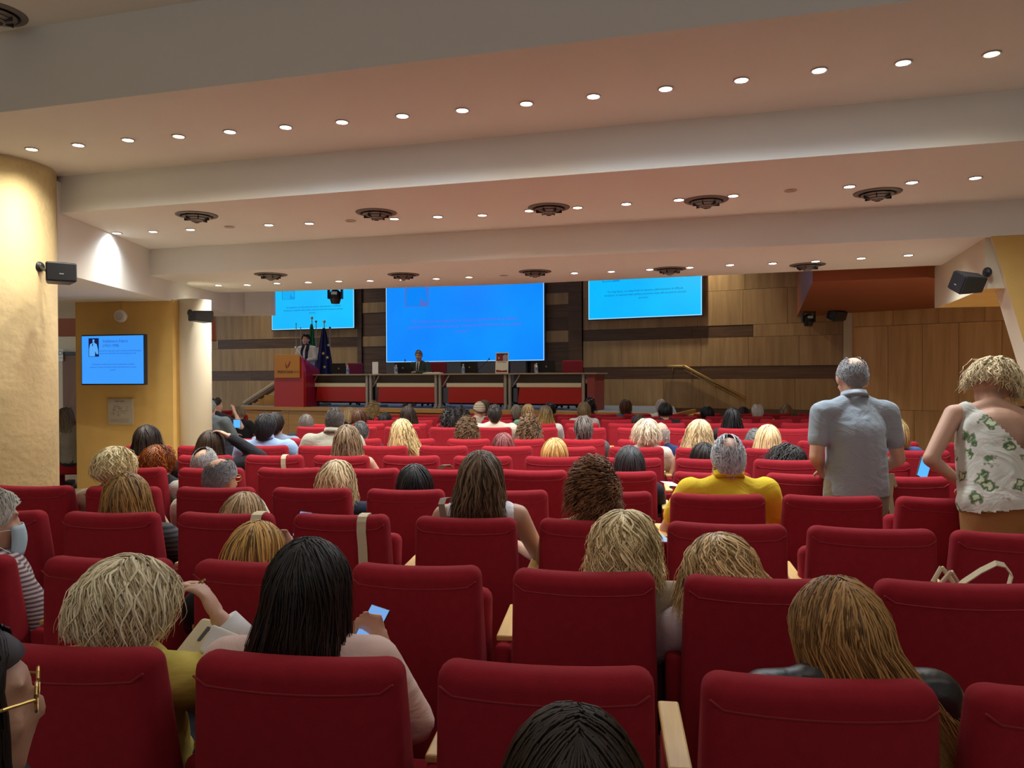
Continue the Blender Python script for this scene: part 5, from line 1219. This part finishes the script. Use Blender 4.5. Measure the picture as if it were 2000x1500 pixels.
# ---- eighth row
person(537, 803, zH, 'person with dark hair and grey-blue jacket, behind the man in light blue', far(shrt(24, L=.06, vol=.06)), HC(BLK, DBR), cloth((.20, .26, .36)), sleeve='long', female=False, arms='wide')
person(703, 821, zH, 'person with short dark grey hair behind the brown-haired woman', far(shrt(28, L=.03, vol=.03)), HC((.03, .03, .03), (.09, .09, .09)), DW, female=False)
person(912, 816, zH, 'person with round bushy brown curls, left of the burgundy hair', curly(36, 600, .075, vol=.55, w=.011), HC((.03, .017, .010), (.095, .055, .03), (.14, .09, .05)), DW, hairtop=.05)
person(1033, 810, zH, 'person with dark brown curls and white top', curly(39, 600, .11, vol=.50, w=.011, wave=.012), HC((.025, .015, .010), (.09, .055, .03), (.20, .13, .08)), cloth((.7, .7, .68)), hairtop=.045)
person(1139, 812, zH, 'person with short dark hair greying on top', far(shrt(45, L=.05, vol=.10), 420), HC((.02, .018, .016), (.012, .010, .010), (.16, .14, .13)), cloth((.10, .10, .10)), female=False)
person(1291, 820, zH, 'person with bald head and navy jacket', dict(kind='short', seed=48, n=200, L=.015, w=.0115, th=.003, vol=.004, segs=3, bald=1.15, bald_c=(0, .1, 1)), HC((.26, .23, .2), (.40, .36, .32)), cloth((.02, .035, .12)), sleeve='long', female=False, arms='wide', yaw=-.3, extra=p9x)
person(1474, 832, zH, 'person with grey hair and glasses, half hidden by the golden blond hair', far(shrt(63, L=.03)), HC((.08, .08, .08), (.2, .2, .2)), DW, female=False, extra=lanyard_glasses)
# ---- ninth row to the front row
def farp(px, y, Z, label, hair, hc, top=None, **k): person(px, y, Z, label, far(hair), hc, top or DW, Hq=.04, **k)
farp(598, 810, zI, 'person with grey tousled hair before the oak stage front', shrt(70, L=.05, vol=.06), HC((.07, .06, .055), (.22, .2, .18)), female=False)
farp(966, 788, zI, 'person with dark crop-top haircut and cream shirt', shrt(71, L=.03, vol=.04), HC((.012, .010, .010), (.03, .025, .02)), cloth((.72, .66, .54)), female=False, arms='wide', wide=1.12, sleeve='short')
farp(878, 795, zI, 'person with big black curls under the table corner', curly(72, L=.15, vol=.5), HC(BLK, (.010, .010, .012)), hairtop=.04)
farp(1430, 797, zI+.1, 'person with long straight jet black hair, right half of the hall', long_(73, L=.2, flare=.3), HC((.004, .004, .005), (.006, .006, .007)))
farp(901, 797, zJ, 'person with black curls just right of the big black curls', curly(74, L=.12, vol=.4), HC(BLK, (.014, .012, .012)))
farp(797, 788, zJ, 'person with long dark brown hair and blue top', wavy(75, L=.28, wave=.006), HC(DBR, (.03, .018, .012)), cloth((.03, .06, .3)))
farp(702, 797, zJ, 'person with auburn-brown bob in the left half of the hall', bob(76), HC((.05, .025, .014), (.09, .04, .02)))
farp(1065, 791, zJ, 'person with long dark hair lightening to blond, front centre', long_(77, L=.24, flare=.3), HC((.03, .022, .016), (.36, .24, .08)), cloth((.6, .58, .55)))
farp(1248, 805, zJ, 'person with very dark brown bob bent forward, right of the aisle', bob(78, L=.05), HC((.012, .007, .006), (.02, .012, .01)))
farp(409, 781, zK-.4, 'person with grey hair and grey shirt beside the slim column', shrt(79, L=.03), HC((.07, .065, .06), (.16, .15, .14)), cloth((.10, .12, .13)), female=False, wide=1.15, sleeve='roll', arms='phone', extra=hold('phone', (.12, .01, .13), M_black, (.12, .0, -.01), (0, 0, -.1), 1, 'glowing phone beside the slim cream column', glow=M_phoneb))
farp(751, 803, zK, 'person with shiny black bob in the left half of the hall', bob(80, L=.05), HC((.004, .004, .004), (.006, .006, .007)))
farp(1299, 783, zK, 'person with round jet black hair, right of the aisle', bob(81, L=.04, vol=.15), HC((.004, .004, .004), (.006, .006, .006)))
farp(1479, 785, zL, 'person with white hair and pale yellow polo shirt', shrt(82, L=.03, vol=.02, bald=.3), HC((.4, .38, .35), WHT), cloth((.60, .55, .16)), female=False, wide=1.15, arms='wide')
farp(683, 795, zL, 'person with ash blond hair behind the auburn bob', bob(83), HC((.24, .17, .09), (.40, .30, .17)))
def beanie(t, q):
    bm = bmesh.new(); prof = [(0, .128)]+[(math.sin(a)*.094, -.005+math.cos(a)*.131) for a in np.linspace(.15, 1.35, 9)]+[(.096, -.005), (.090, .01)]
    lathe(bm, prof, 28, q['HM'] @ Matrix.Translation((0, -.008, 0)) @ Matrix.Rotation(.35, 4, 'X') @ Matrix.Diagonal((.95, 1.12, 1, 1)))
    m = mat('beanie_knit', (.55, .50, .38), .9)
    if len(m.node_tree.nodes) < 4:
        nt = m.node_tree; tc = nt.nodes.new('ShaderNodeTexCoord'); wv = nt.nodes.new('ShaderNodeTexWave'); wv.inputs['Scale'].default_value = 9; wv.bands_direction = 'Z'; r = nt.nodes.new('ShaderNodeValToRGB')
        r.color_ramp.elements[0].color = (.72, .68, .52, 1); r.color_ramp.elements[1].color = (.40, .33, .24, 1); nt.links.new(tc.outputs['Object'], wv.inputs[0]); nt.links.new(wv.outputs['Fac'], r.inputs[0]); nt.links.new(r.outputs[0], nt.nodes['Principled BSDF'].inputs[0])
    link('beanie', mesh_of(bm, True), m, t)
person(935, 783, zL, 'person wearing a striped beige beanie and cream shirt', None, None, cloth((.68, .62, .5)), female=False, extra=beanie, yaw=.5, Hq=.04, hairtop=.025)
farp(1031, 785, zL, 'person with streaked blond-brown hair near the stage centre', bob(84), HC((.08, .05, .03), (.35, .22, .10), (.5, .38, .2)), cloth((.25, .55, .42)))
farp(1140, 785, zL-.5, 'person with light brown hair before the end of the tables', bob(85, L=.06), HC((.14, .10, .055), (.26, .19, .10)), cloth((.6, .58, .55)))
farp(1381, 792, zL, 'person with short jet black hair before the stage steps', bob(86, L=.04), HC((.004, .004, .005), (.006, .006, .008)))
farp(729, 785, zM, 'person with short blond curls right before the stage', curly(87, L=.07, vol=.3), HC((.20, .14, .07), (.46, .34, .17)))
farp(946, 778, zM, 'person with dark blond hair behind the striped beanie', bob(88), HC((.07, .05, .03), (.16, .12, .07)))
farp(1008, 790, zM, 'person wearing short ash-grey hair at the stage centre', shrt(89, L=.04, vol=.05), HC((.26, .24, .2), (.36, .34, .28)), female=False)
farp(1074, 785, zM, 'person with black hair right behind the ombre hair', bob(90, L=.05), HC(BLK, BLK))
farp(1151, 780, zM, 'person with black curly hair before the red side panel', curly(91, L=.07, vol=.35), HC(BLK, BLK))
farp(1222, 777, zM, 'person with auburn hair and grey-blue top against the pale stone wall', bob(92, L=.09), HC((.05, .022, .01), (.12, .055, .022)), cloth((.08, .10, .14)), arms='wide')
farp(1291, 779, zM, 'person with white hair and dark glasses behind the jet black hair', shrt(93, L=.04, vol=.05), HC((.36, .34, .3), WHT), cloth((.7, .68, .65)), female=False, extra=lanyard_glasses)
farp(1451, 795, zM, 'person with brown hair left of the pale yellow shirt', bob(94), HC(DBR, (.06, .035, .02)))
farp(1535, 789, zM, 'person with blond hair pinned up, nearest the standing man in front rows', bob(95, L=.03, endin=.3), HC((.16, .11, .06), (.40, .30, .17)))
farp(467, 790, zM, 'person with sandy short hair before the lectern end of the stage', bob(96, L=.03), HC((.16, .12, .08), (.30, .24, .17)))
farp(421, 774, zM-.6, 'person with bald forehead and dark hair, hand at chin, beside the slim column', shrt(97, L=.03, bald=.5), HC(BLK, DBR), female=False, yaw=-.8, arms='raiseR')
farp(128, 795, 10.95, 'person with ash-grey hair in the gap beside the stucco column', long_(98, L=.2), HC((.12, .10, .07), (.26, .22, .16)), cloth((.3, .29, .25)))

# ---- standing figures
def standing(X, Y, yaw, H, label, top_mat, leg_mat, sleeve, arms, head, female, wide, hair, hcol, bend=0.0, twist=0.0, hem=.86, skin=None, extra=None, cut=None, vox=.011, roll=0.0):
    """standing pose: spine from the pelvis may bend forward"""
    s = H/1.72; q = {'female': female, 'wide': wide}
    pel = Vector((0, 0, .93))
    Rb = Matrix.Rotation(-bend, 4, 'X') @ Matrix.Rotation(roll, 4, 'Y'); T = Matrix.Translation(pel) @ Rb @ Matrix.Translation(-pel)
    def u(x, y, z): return T @ Vector((x, y, z))
    sh = (.165 if female else .195)*wide
    q['hip'] = Vector((0, 0, .93)); q['waist'] = u(0, .0, 1.08); q['chest'] = u(0, -.01, 1.25); q['shc'] = u(0, -.015, 1.385)
    q['neck'] = u(0, 0, 1.44); q['hc'] = u(0, .02, 1.60); q['sh'] = [u(-sh, -.01, 1.375), u(sh, -.01, 1.375)]
    q['el'], q['wr'], q['hd'] = arms(u, sh)
    q['kn'] = [Vector((-.10, .0, .50)), Vector((.10, .02, .50))]; q['an'] = [Vector((-.11, -.02, .09)), Vector((.11, -.01, .09))]
    q['HM'] = head_matrix(q, head, 1.1)
    if bend:
        piv = Vector((0, -.02, -.10)); R = (Matrix.Rotation(-bend*.6, 4, 'X') @ Euler(head).to_matrix().to_4x4()); q['HM'] = Matrix.Translation(q['hc']) @ Matrix.Translation(piv) @ R @ Matrix.Translation(-piv) @ Matrix.Scale(1.12, 4)
    t = thing('person', label, 'person', (X, Y, 0), yaw); t.scale = (s,)*3
    def legs(g):
        P = []
        for i in (0, 1):
            x = -.085 if i == 0 else .085; P += [cap_arr(Vector((x, 0, .88)), .092*wide**.5+g, q['kn'][i], .062+g), cap_arr(q['kn'][i], .060+g, q['an'][i], .038+g)]
        return P
    P = torso_prims(q)+legs(0); P.append(cap_arr(q['neck']+Vector((0, -.01, -.05)), .058, q['HM'] @ Vector((0, -.02, -.05)), .052)); P += head_prims(q['HM'], female)
    for i in (0, 1): P += arm_prims(q, i)+foot_prims(q, i)+hand_prims(q['wr'][i], q['hd'][i][0], q['hd'][i][1], .8, .95, 1 if i else -1)
    clink('body', union(P, .010, 3), skin or M_skin, t)
    g = .018; P = torso_prims(q, g, top=sleeve != 'tank')
    for i in (0, 1):
        if sleeve == 'short': P += [cap_arr(q['sh'][i].lerp(q['shc'], -.02)-Vector((0, 0, .006)), .066, q['sh'][i].lerp(q['el'][i], .62), .062)]
        if sleeve == 'long': P += arm_prims(q, i, .020, 1, .85)
    if sleeve == 'tank':
        for sp_ in q['sh']: P.append(cap_arr(sp_.lerp(q['shc'], .35)+Vector((0, 0, .0)), .064, sp_.lerp(q['shc'], .5)+Vector((0, .0, -.10)), .08))
    P.append(cap_arr(q['chest']+Vector((0, 0, -.02)), .165*wide, q['hip']+Vector((0, -.015, -.04)), .178*wide, flat=.86))
    nz = q['neck']; me = union(P, vox, 3)
    keep(me, cut if cut else (lambda c: c.z > hem and (Vector(c)-(nz+Vector((0, .02, .06)))).length > .062)); clink('top', me, top_mat, t)
    P = [ell_arr(q['hip'], (.175*wide+.012, .130+.012, .13))]+legs(.020)
    me = union(P, .018, 3); keep(me, lambda c: c.z > .07); clink('trousers', me, leg_mat, t)
    for i in (0, 1): bm = bmesh.new(); sph(bm, q['an'][i]+Vector((0, .06, -.05)), (.045, .13, .04)); link('shoe', mesh_of(bm, True), M_dgrey, t)
    if hair: hk = dict(hair); kd = hk.pop('kind'); o = clink('hair', hair_mesh(kd, **hk), hcol, t); o.matrix_local = q['HM']
    if extra: extra(t, q)
    return t, q
GP = cloth((.30, .35, .40))
def arms60(u, sh):
    return [u(-sh-.05, -.03, 1.10), u(sh+.075, .02, 1.08)], [u(-.12, .20, 1.00), u(sh-.02, .20, .97)], [((.5, .6, -.5), (0, 0, -1)), ((-.4, .4, -.7), (-.5, .5, 0))]
def p60x(t, q):
    collar(GP, .082)(t, q); glasses(t, q['HM'], M_black)
    w = q['wr'][1]; d = (q['wr'][1]-q['el'][1]).normalized(); bm = bmesh.new(); lathe(bm, [(.034, -.010), (.038, -.010), (.038, .010), (.034, .010), (.034, -.010)], 20, Matrix.Translation(w-d*.03) @ d.to_track_quat('Z', 'Y').to_matrix().to_4x4()); link('watch', mesh_of(bm), M_black, t)
Zm = 4.75
person60, q60 = standing((1672-1000)/1500*Zm, Zm, .05, 1.745, 'person standing with back turned in a pale grey polo shirt', GP, cloth((.26, .24, .17)), 'short', arms60, (-.42, .12, -.25), False, 1.06,
    shrt(60, 1600, .018, w=.005, vol=.006, bald=.62, bald_c=(0, -.55, .84)), HC((.12, .12, .12), (.28, .28, .29)), bend=.06, hem=.875, extra=p60x)
FLO = cloth((.60, .61, .54), 'floral')
def arms61(u, sh):
    return [u(-sh-.13, .0, 1.12), u(sh+.10, .12, 1.13)], [u(-.05, .28, 1.10), u(.20, .36, 1.00)], [((.5, .6, -.5), (0, 0, -1)), ((-.4, .6, -.6), (0, 0, -1))]
Zw = 3.85
def cut61(c):
    if c.z < .90+.03*math.cos(c.x*9): return False
    nz = QN[0]; k = c.z-(nz.z-.20)
    if c.y < nz.y+.03 and k > 0 and abs(c.x-nz.x) < k*.62: return False
    if (Vector(c)-(nz+Vector((0, .03, .05)))).length < .085: return False
    return True
QN = [Matrix.Translation((0, 0, .93)) @ Matrix.Rotation(-.46, 4, 'X') @ Matrix.Rotation(.10, 4, 'Y') @ Matrix.Translation((0, 0, -.93)) @ Vector((0, 0, 1.44))]
def p61x(t, q):
    c = QN[0]+Vector((0, -.115, -.21))
    bm = bmesh.new()
    for sx in (-1, 1): sph(bm, c+Vector((sx*.035, -.01, .005)), (.035, .012, .016)); cyl(bm, c, c+Vector((sx*.03, -.02, -.16)), .012, .018, 8)
    link('bow', mesh_of(bm, True), FLO, t)
standing((1965-1000)/1500*Zw, Zw, -.10, 1.80, 'person bending over in a white floral sleeveless top and tan trousers', FLO, cloth((.42, .22, .08)), 'tank', arms61, (-.25, .35, -.3), True, 1.18,
    wavy(61, 1000, .03, vol=.26, wave=.012, wl=.06, flare=.2, messy=.008), HC((.16, .12, .07), (.50, .40, .24), (.66, .56, .38)), bend=.46, roll=.10, cut=cut61, extra=p61x)
# speaker at the lectern, seen from the front
def arms63(u, sh): return [u(-sh-.08, .05, 1.12), u(sh+.08, .05, 1.12)], [u(-.15, .28, 1.08), u(.15, .28, 1.08)], [((.3, .9, 0), (0, 0, -1)), ((-.3, .9, 0), (0, 0, -1))]
SC = cloth((.02, .025, .06)); WJ = cloth((.62, .62, .60))
def p63x(t, q):
    face_parts(t, q['HM'])
    for sx in (-1, 1):
        bm = bmesh.new(); a = q['neck']+Vector((sx*.06, .02, .03)); b = q['chest']+Vector((sx*.06, .125, .05)); c = q['waist']+Vector((sx*.055, .135, -.05)); cyl(bm, a, b, .040, .042, 10); cyl(bm, b, c, .042, .035, 10); link('scarf', mesh_of(bm, True), SC, t)
    bm = bmesh.new()
    for sx in (-1, 1): tube(bm, [q['neck']+Vector((sx*.04, .07, .0)), q['chest']+Vector((0, .16, -.08))], .004, 5)
    link('lanyard', mesh_of(bm), M_white, t)
b63 = at(600, 735, 18.9)
o63, _ = standing(b63.x, 18.85, PI-.20, 1.72, 'person with short dark hair, navy scarf and white jacket speaking at the lectern', WJ, DW, 'long', arms63, (0, 0, 0), True, 1.12, far(shrt(63, L=.05, vol=.10), 500), HC(BLK, DBR), extra=p63x)
o63.location.z = SZ
# man at the table
q_ = None
def p64x(t, q):
    face_parts(t, q['HM']); bm = bmesh.new(); cyl(bm, q['neck']+Vector((0, .075, 0)), q['chest']+Vector((0, .135, -.12)), .014, .026, 8); link('tie', mesh_of(bm), SC, t)
    bm = bmesh.new(); extr(bm, [q['neck']+Vector((-.05, .075, .02)), q['neck']+Vector((.05, .075, .02)), q['chest']+Vector((0, .132, -.08))], (0, .004, 0)); link('shirt_front', mesh_of(bm), WHC, t)
    bm = bmesh.new()
    for sx in (-1, 1): tube(bm, [q['neck']+Vector((sx*.05, .07, .01)), q['chest']+Vector((sx*.01, .15, -.1))], .005, 5)
    link('lanyard', mesh_of(bm), M_white, t)
p64 = stp(s_at(822, .82), .82, SZ)
LOW = 0
q = make_pose(1.20, 'desk', (-.30, 0, .25), 0.10, 0, False, 1.1)
t = thing('person', 'person in a grey-green suit seated reading at the speakers\' table', 'person', p64, PI-.42); 
clink('body', get_body(('desk64',), q, .010), M_skin, t); clink('jacket', get_top(('desk64',), q, 'long', .012), cloth((.045, .060, .050)), t); clink('trousers', get_trousers(('desk64',), q), M_dtr, t)
hk = far(shrt(64, L=.03, vol=.02, bald=.4, bald_c=(0, .5, .9)), 500); kd = hk.pop('kind'); o = clink('hair', hair_mesh(kd, **hk), HC((.10, .09, .08), (.26, .24, .22)), t); o.matrix_local = q['HM']; p64x(t, q)

# ============================================================ BAGS, STRAPS AND SMALL THINGS
M_canvas = mat('cream_canvas', (.66, .57, .38), .9, bump=.3, bscale=300)
def strap(pts, w, label, m=None, wdir=(1, 0, 0), name='bag_strap'):
    """flat webbing band along pts"""
    pts = [Vector(p) for p in pts]; wd = Vector(wdir).normalized()*w/2; V = []; F = []
    for i, p in enumerate(pts):
        a = pts[max(0, i-1)]; b = pts[min(len(pts)-1, i+1)]; n = (b-a).cross(wd).normalized()*.002
        V += [p-wd-n, p+wd-n, p+wd+n, p-wd+n]
    for i in range(len(pts)-1):
        for k in range(4): F.append((i*4+k, i*4+(k+1) % 4, i*4+4+(k+1) % 4, i*4+4+k))
    n = len(pts)-1; F += [(0, 3, 2, 1), (n*4, n*4+1, n*4+2, n*4+3)]
    return tag(link(name, pyd(V, F, False), m or M_canvas), label, 'strap', 'cream canvas bag straps')
def over_seat(key, pxc, w, label, back=.28, front=.2):
    xl, xr, X0, Z0, yw = SEATDB[key]; M = Matrix.Translation((X0, Z0, 0)) @ Matrix.Rotation(yw, 4, 'Z'); x = ((pxc-1000)/1500*Z0-X0)/math.cos(yw); z = .975-.012*(1-min(1, abs(x)/.24)**2)
    pts = [(x+.012, -.010, z-back), (x+.006, -.009, z-back*.5), (x, -.009, z-.07), (x, -.006, z-.022), (x, .008, z-.002), (x, .035, z+.005), (x, .075, z+.004), (x, .10, z-.02), (x, .125, z-.08), (x, .16, z-front)]
    return strap([M @ Vector(p) for p in pts], w, label, wdir=M.to_3x3() @ Vector((1, 0, 0)))
over_seat((2, 3), 706, .044, 'cream canvas strap over the seat right of the dark long-haired woman')
over_seat((5, 2), 553, .040, 'cream canvas strap over an empty seat behind the light blue shirt', .22)
over_seat((2, 2), 500, .05, 'white strap over the seat above the golden highlights', .10)
# free standing handle loop on the near right seat
Z = seat_Z(1890, 1140)+.16
loop = [at(1868, 1150, Z), at(1880, 1138, Z), at(1915, 1115, Z+.02), at(1945, 1100, Z+.03), at(1962, 1104, Z+.05), at(1976, 1122, Z+.04), at(1968, 1150, Z+.02)]
strap(loop, .030, 'cream tote handle standing up behind the seat at the right edge', wdir=(.3, .8, .3))
def tote(px, py, Z, w, h, label, yaw=0, letter=None, tilt=0):
    p = at(px, py, Z); t = thing('tote_bag', label, 'bag'); t.matrix_world = Matrix.Translation(p) @ Euler((tilt, 0, yaw)).to_matrix().to_4x4()
    bm = bmesh.new(); box(bm, (0, 0, -h/2), (w, .06, h), bev=.015); 
    for v in bm.verts: v.co.y *= 1-.6*max(0, (v.co.z+h*.5)/(h*.5)) if v.co.z > -h*.5 else 1
    link('body', mesh_of(bm, True), M_canvas, t)
    for sy in (-1, 1):
        pts = [Vector((-w*.25, sy*.012, -.02)), Vector((-w*.22, sy*.02, .10)), Vector((0, sy*.03, .15)), Vector((w*.22, sy*.02, .10)), Vector((w*.25, sy*.012, -.02))]; bm = bmesh.new(); tube(bm, pts, .008, 6); link('handle', mesh_of(bm), M_canvas, t)
    if letter: word(letter, .12, 0, -.12, M_black, t, -.034, name='print')
    return t
# cream tote on the lap of the woman in yellow, lying with its lettering up
p = at(415, 1300, 2.25); t = thing('tote_bag', 'cream tote bag with black lettering on the lap of the woman in yellow', 'bag'); t.matrix_world = Matrix.Translation(p) @ Euler((-1.05, .1, -.25)).to_matrix().to_4x4()
link('body', B(box, (0, 0, 0), (.27, .03, .30), bev=.014), M_canvas, t); word('m', .12, -.05, .06, M_black, t, -.017, name='print')
t = thing('folded_paper', 'crumpled white paper mask beside the raised hand', 'paper'); p = at(443, 1262, 2.10); t.matrix_world = Matrix.Translation(p) @ Euler((-.5, .3, -.2)).to_matrix().to_4x4()
bm = bmesh.new(); box(bm, (0, 0, 0), (.13, .02, .075), bev=.006); link('sheet', mesh_of(bm), M_maskw, t)
# bag hanging from the standing man's hand: long handles
Zb = 4.85
strap([at(1742, 925, Zb), at(1738, 970, Zb), at(1748, 1031, Zb)], .035, 'long canvas bag handle hanging from the standing man\'s hand')
strap([at(1742, 925, Zb+.02), at(1752, 955, Zb+.05), at(1760, 987, Zb+.05)], .020, 'second thin canvas handle hanging from the standing man\'s hand')
# white papers and shoulder strap
strap([at(866, 1010, 3.62), at(862, 985, 3.62), at(866, 974, 3.66), at(876, 972, 3.72)], .03, 'taupe handbag strap at the shoulder of the white sleeveless top', mat('taupe_strap', (.25, .19, .14), .7))
strap([at(860, 916, 5.2), at(866, 909, 5.2), at(874, 908, 5.25), at(880, 912, 5.3)], .04, 'taupe bag strap looped over a seat in the fifth row', mat('taupe_strap', (0, 0, 0)))
tote(1848, 1196, 2.66, .16, .2, 'white tote bag standing behind the seat near the tan trousers')
def paper(px, py, Z, label, col=(.75, .75, .74), s=(.2, .28), rot=(.3, .1, .2)):
    o = tag(link('sheet_of_paper', B(box, (0, 0, 0), (s[0], s[1], .002)), mat('paper_%.2f' % col[2], col, .8)), label, 'paper'); o.matrix_world = Matrix.Translation(at(px, py, Z)) @ Euler(rot).to_matrix().to_4x4()
paper(1310, 945, 4.7, 'white sheets on the lap left of the man in yellow', s=(.08, .12), rot=(.1, .1, .3)); paper(1288, 1050, 3.9, 'white and blue leaflet between the seats beside the beige shirt', (.35, .5, .7), (.08, .14), (.1, .1, .2))
t = thing('tablet', 'glowing blue tablet held up beside the floral top', 'tablet'); t.matrix_world = Matrix.Translation(at(1804, 915, 5.6)) @ Euler((-.3, .5, .1)).to_matrix().to_4x4()
link('case', B(box, (0, 0, 0), (.09, .01, .16), bev=.003), M_black, t); link('display', B(box, (0, -.007, 0), (.08, .002, .15)), M_phoneb, t)

t = thing('handbag', 'small white handbag top showing between two seats of the nearest row', 'bag'); t.matrix_world = Matrix.Translation(at(985, 1322, 2.15)) @ Euler((0, 0, .3)).to_matrix().to_4x4()
link('body', B(box, (0, 0, -.08), (.15, .07, .18), bev=.03, seg=3), mat('white_leather', (.7, .7, .7), .4), t); bm = bmesh.new(); tube(bm, [Vector((-.05, 0, .0)), Vector((-.045, 0, .035)), Vector((-.03, 0, .035)), Vector((-.03, 0, 0))], .006, 6); link('strap_ring', mesh_of(bm), M_white, t)
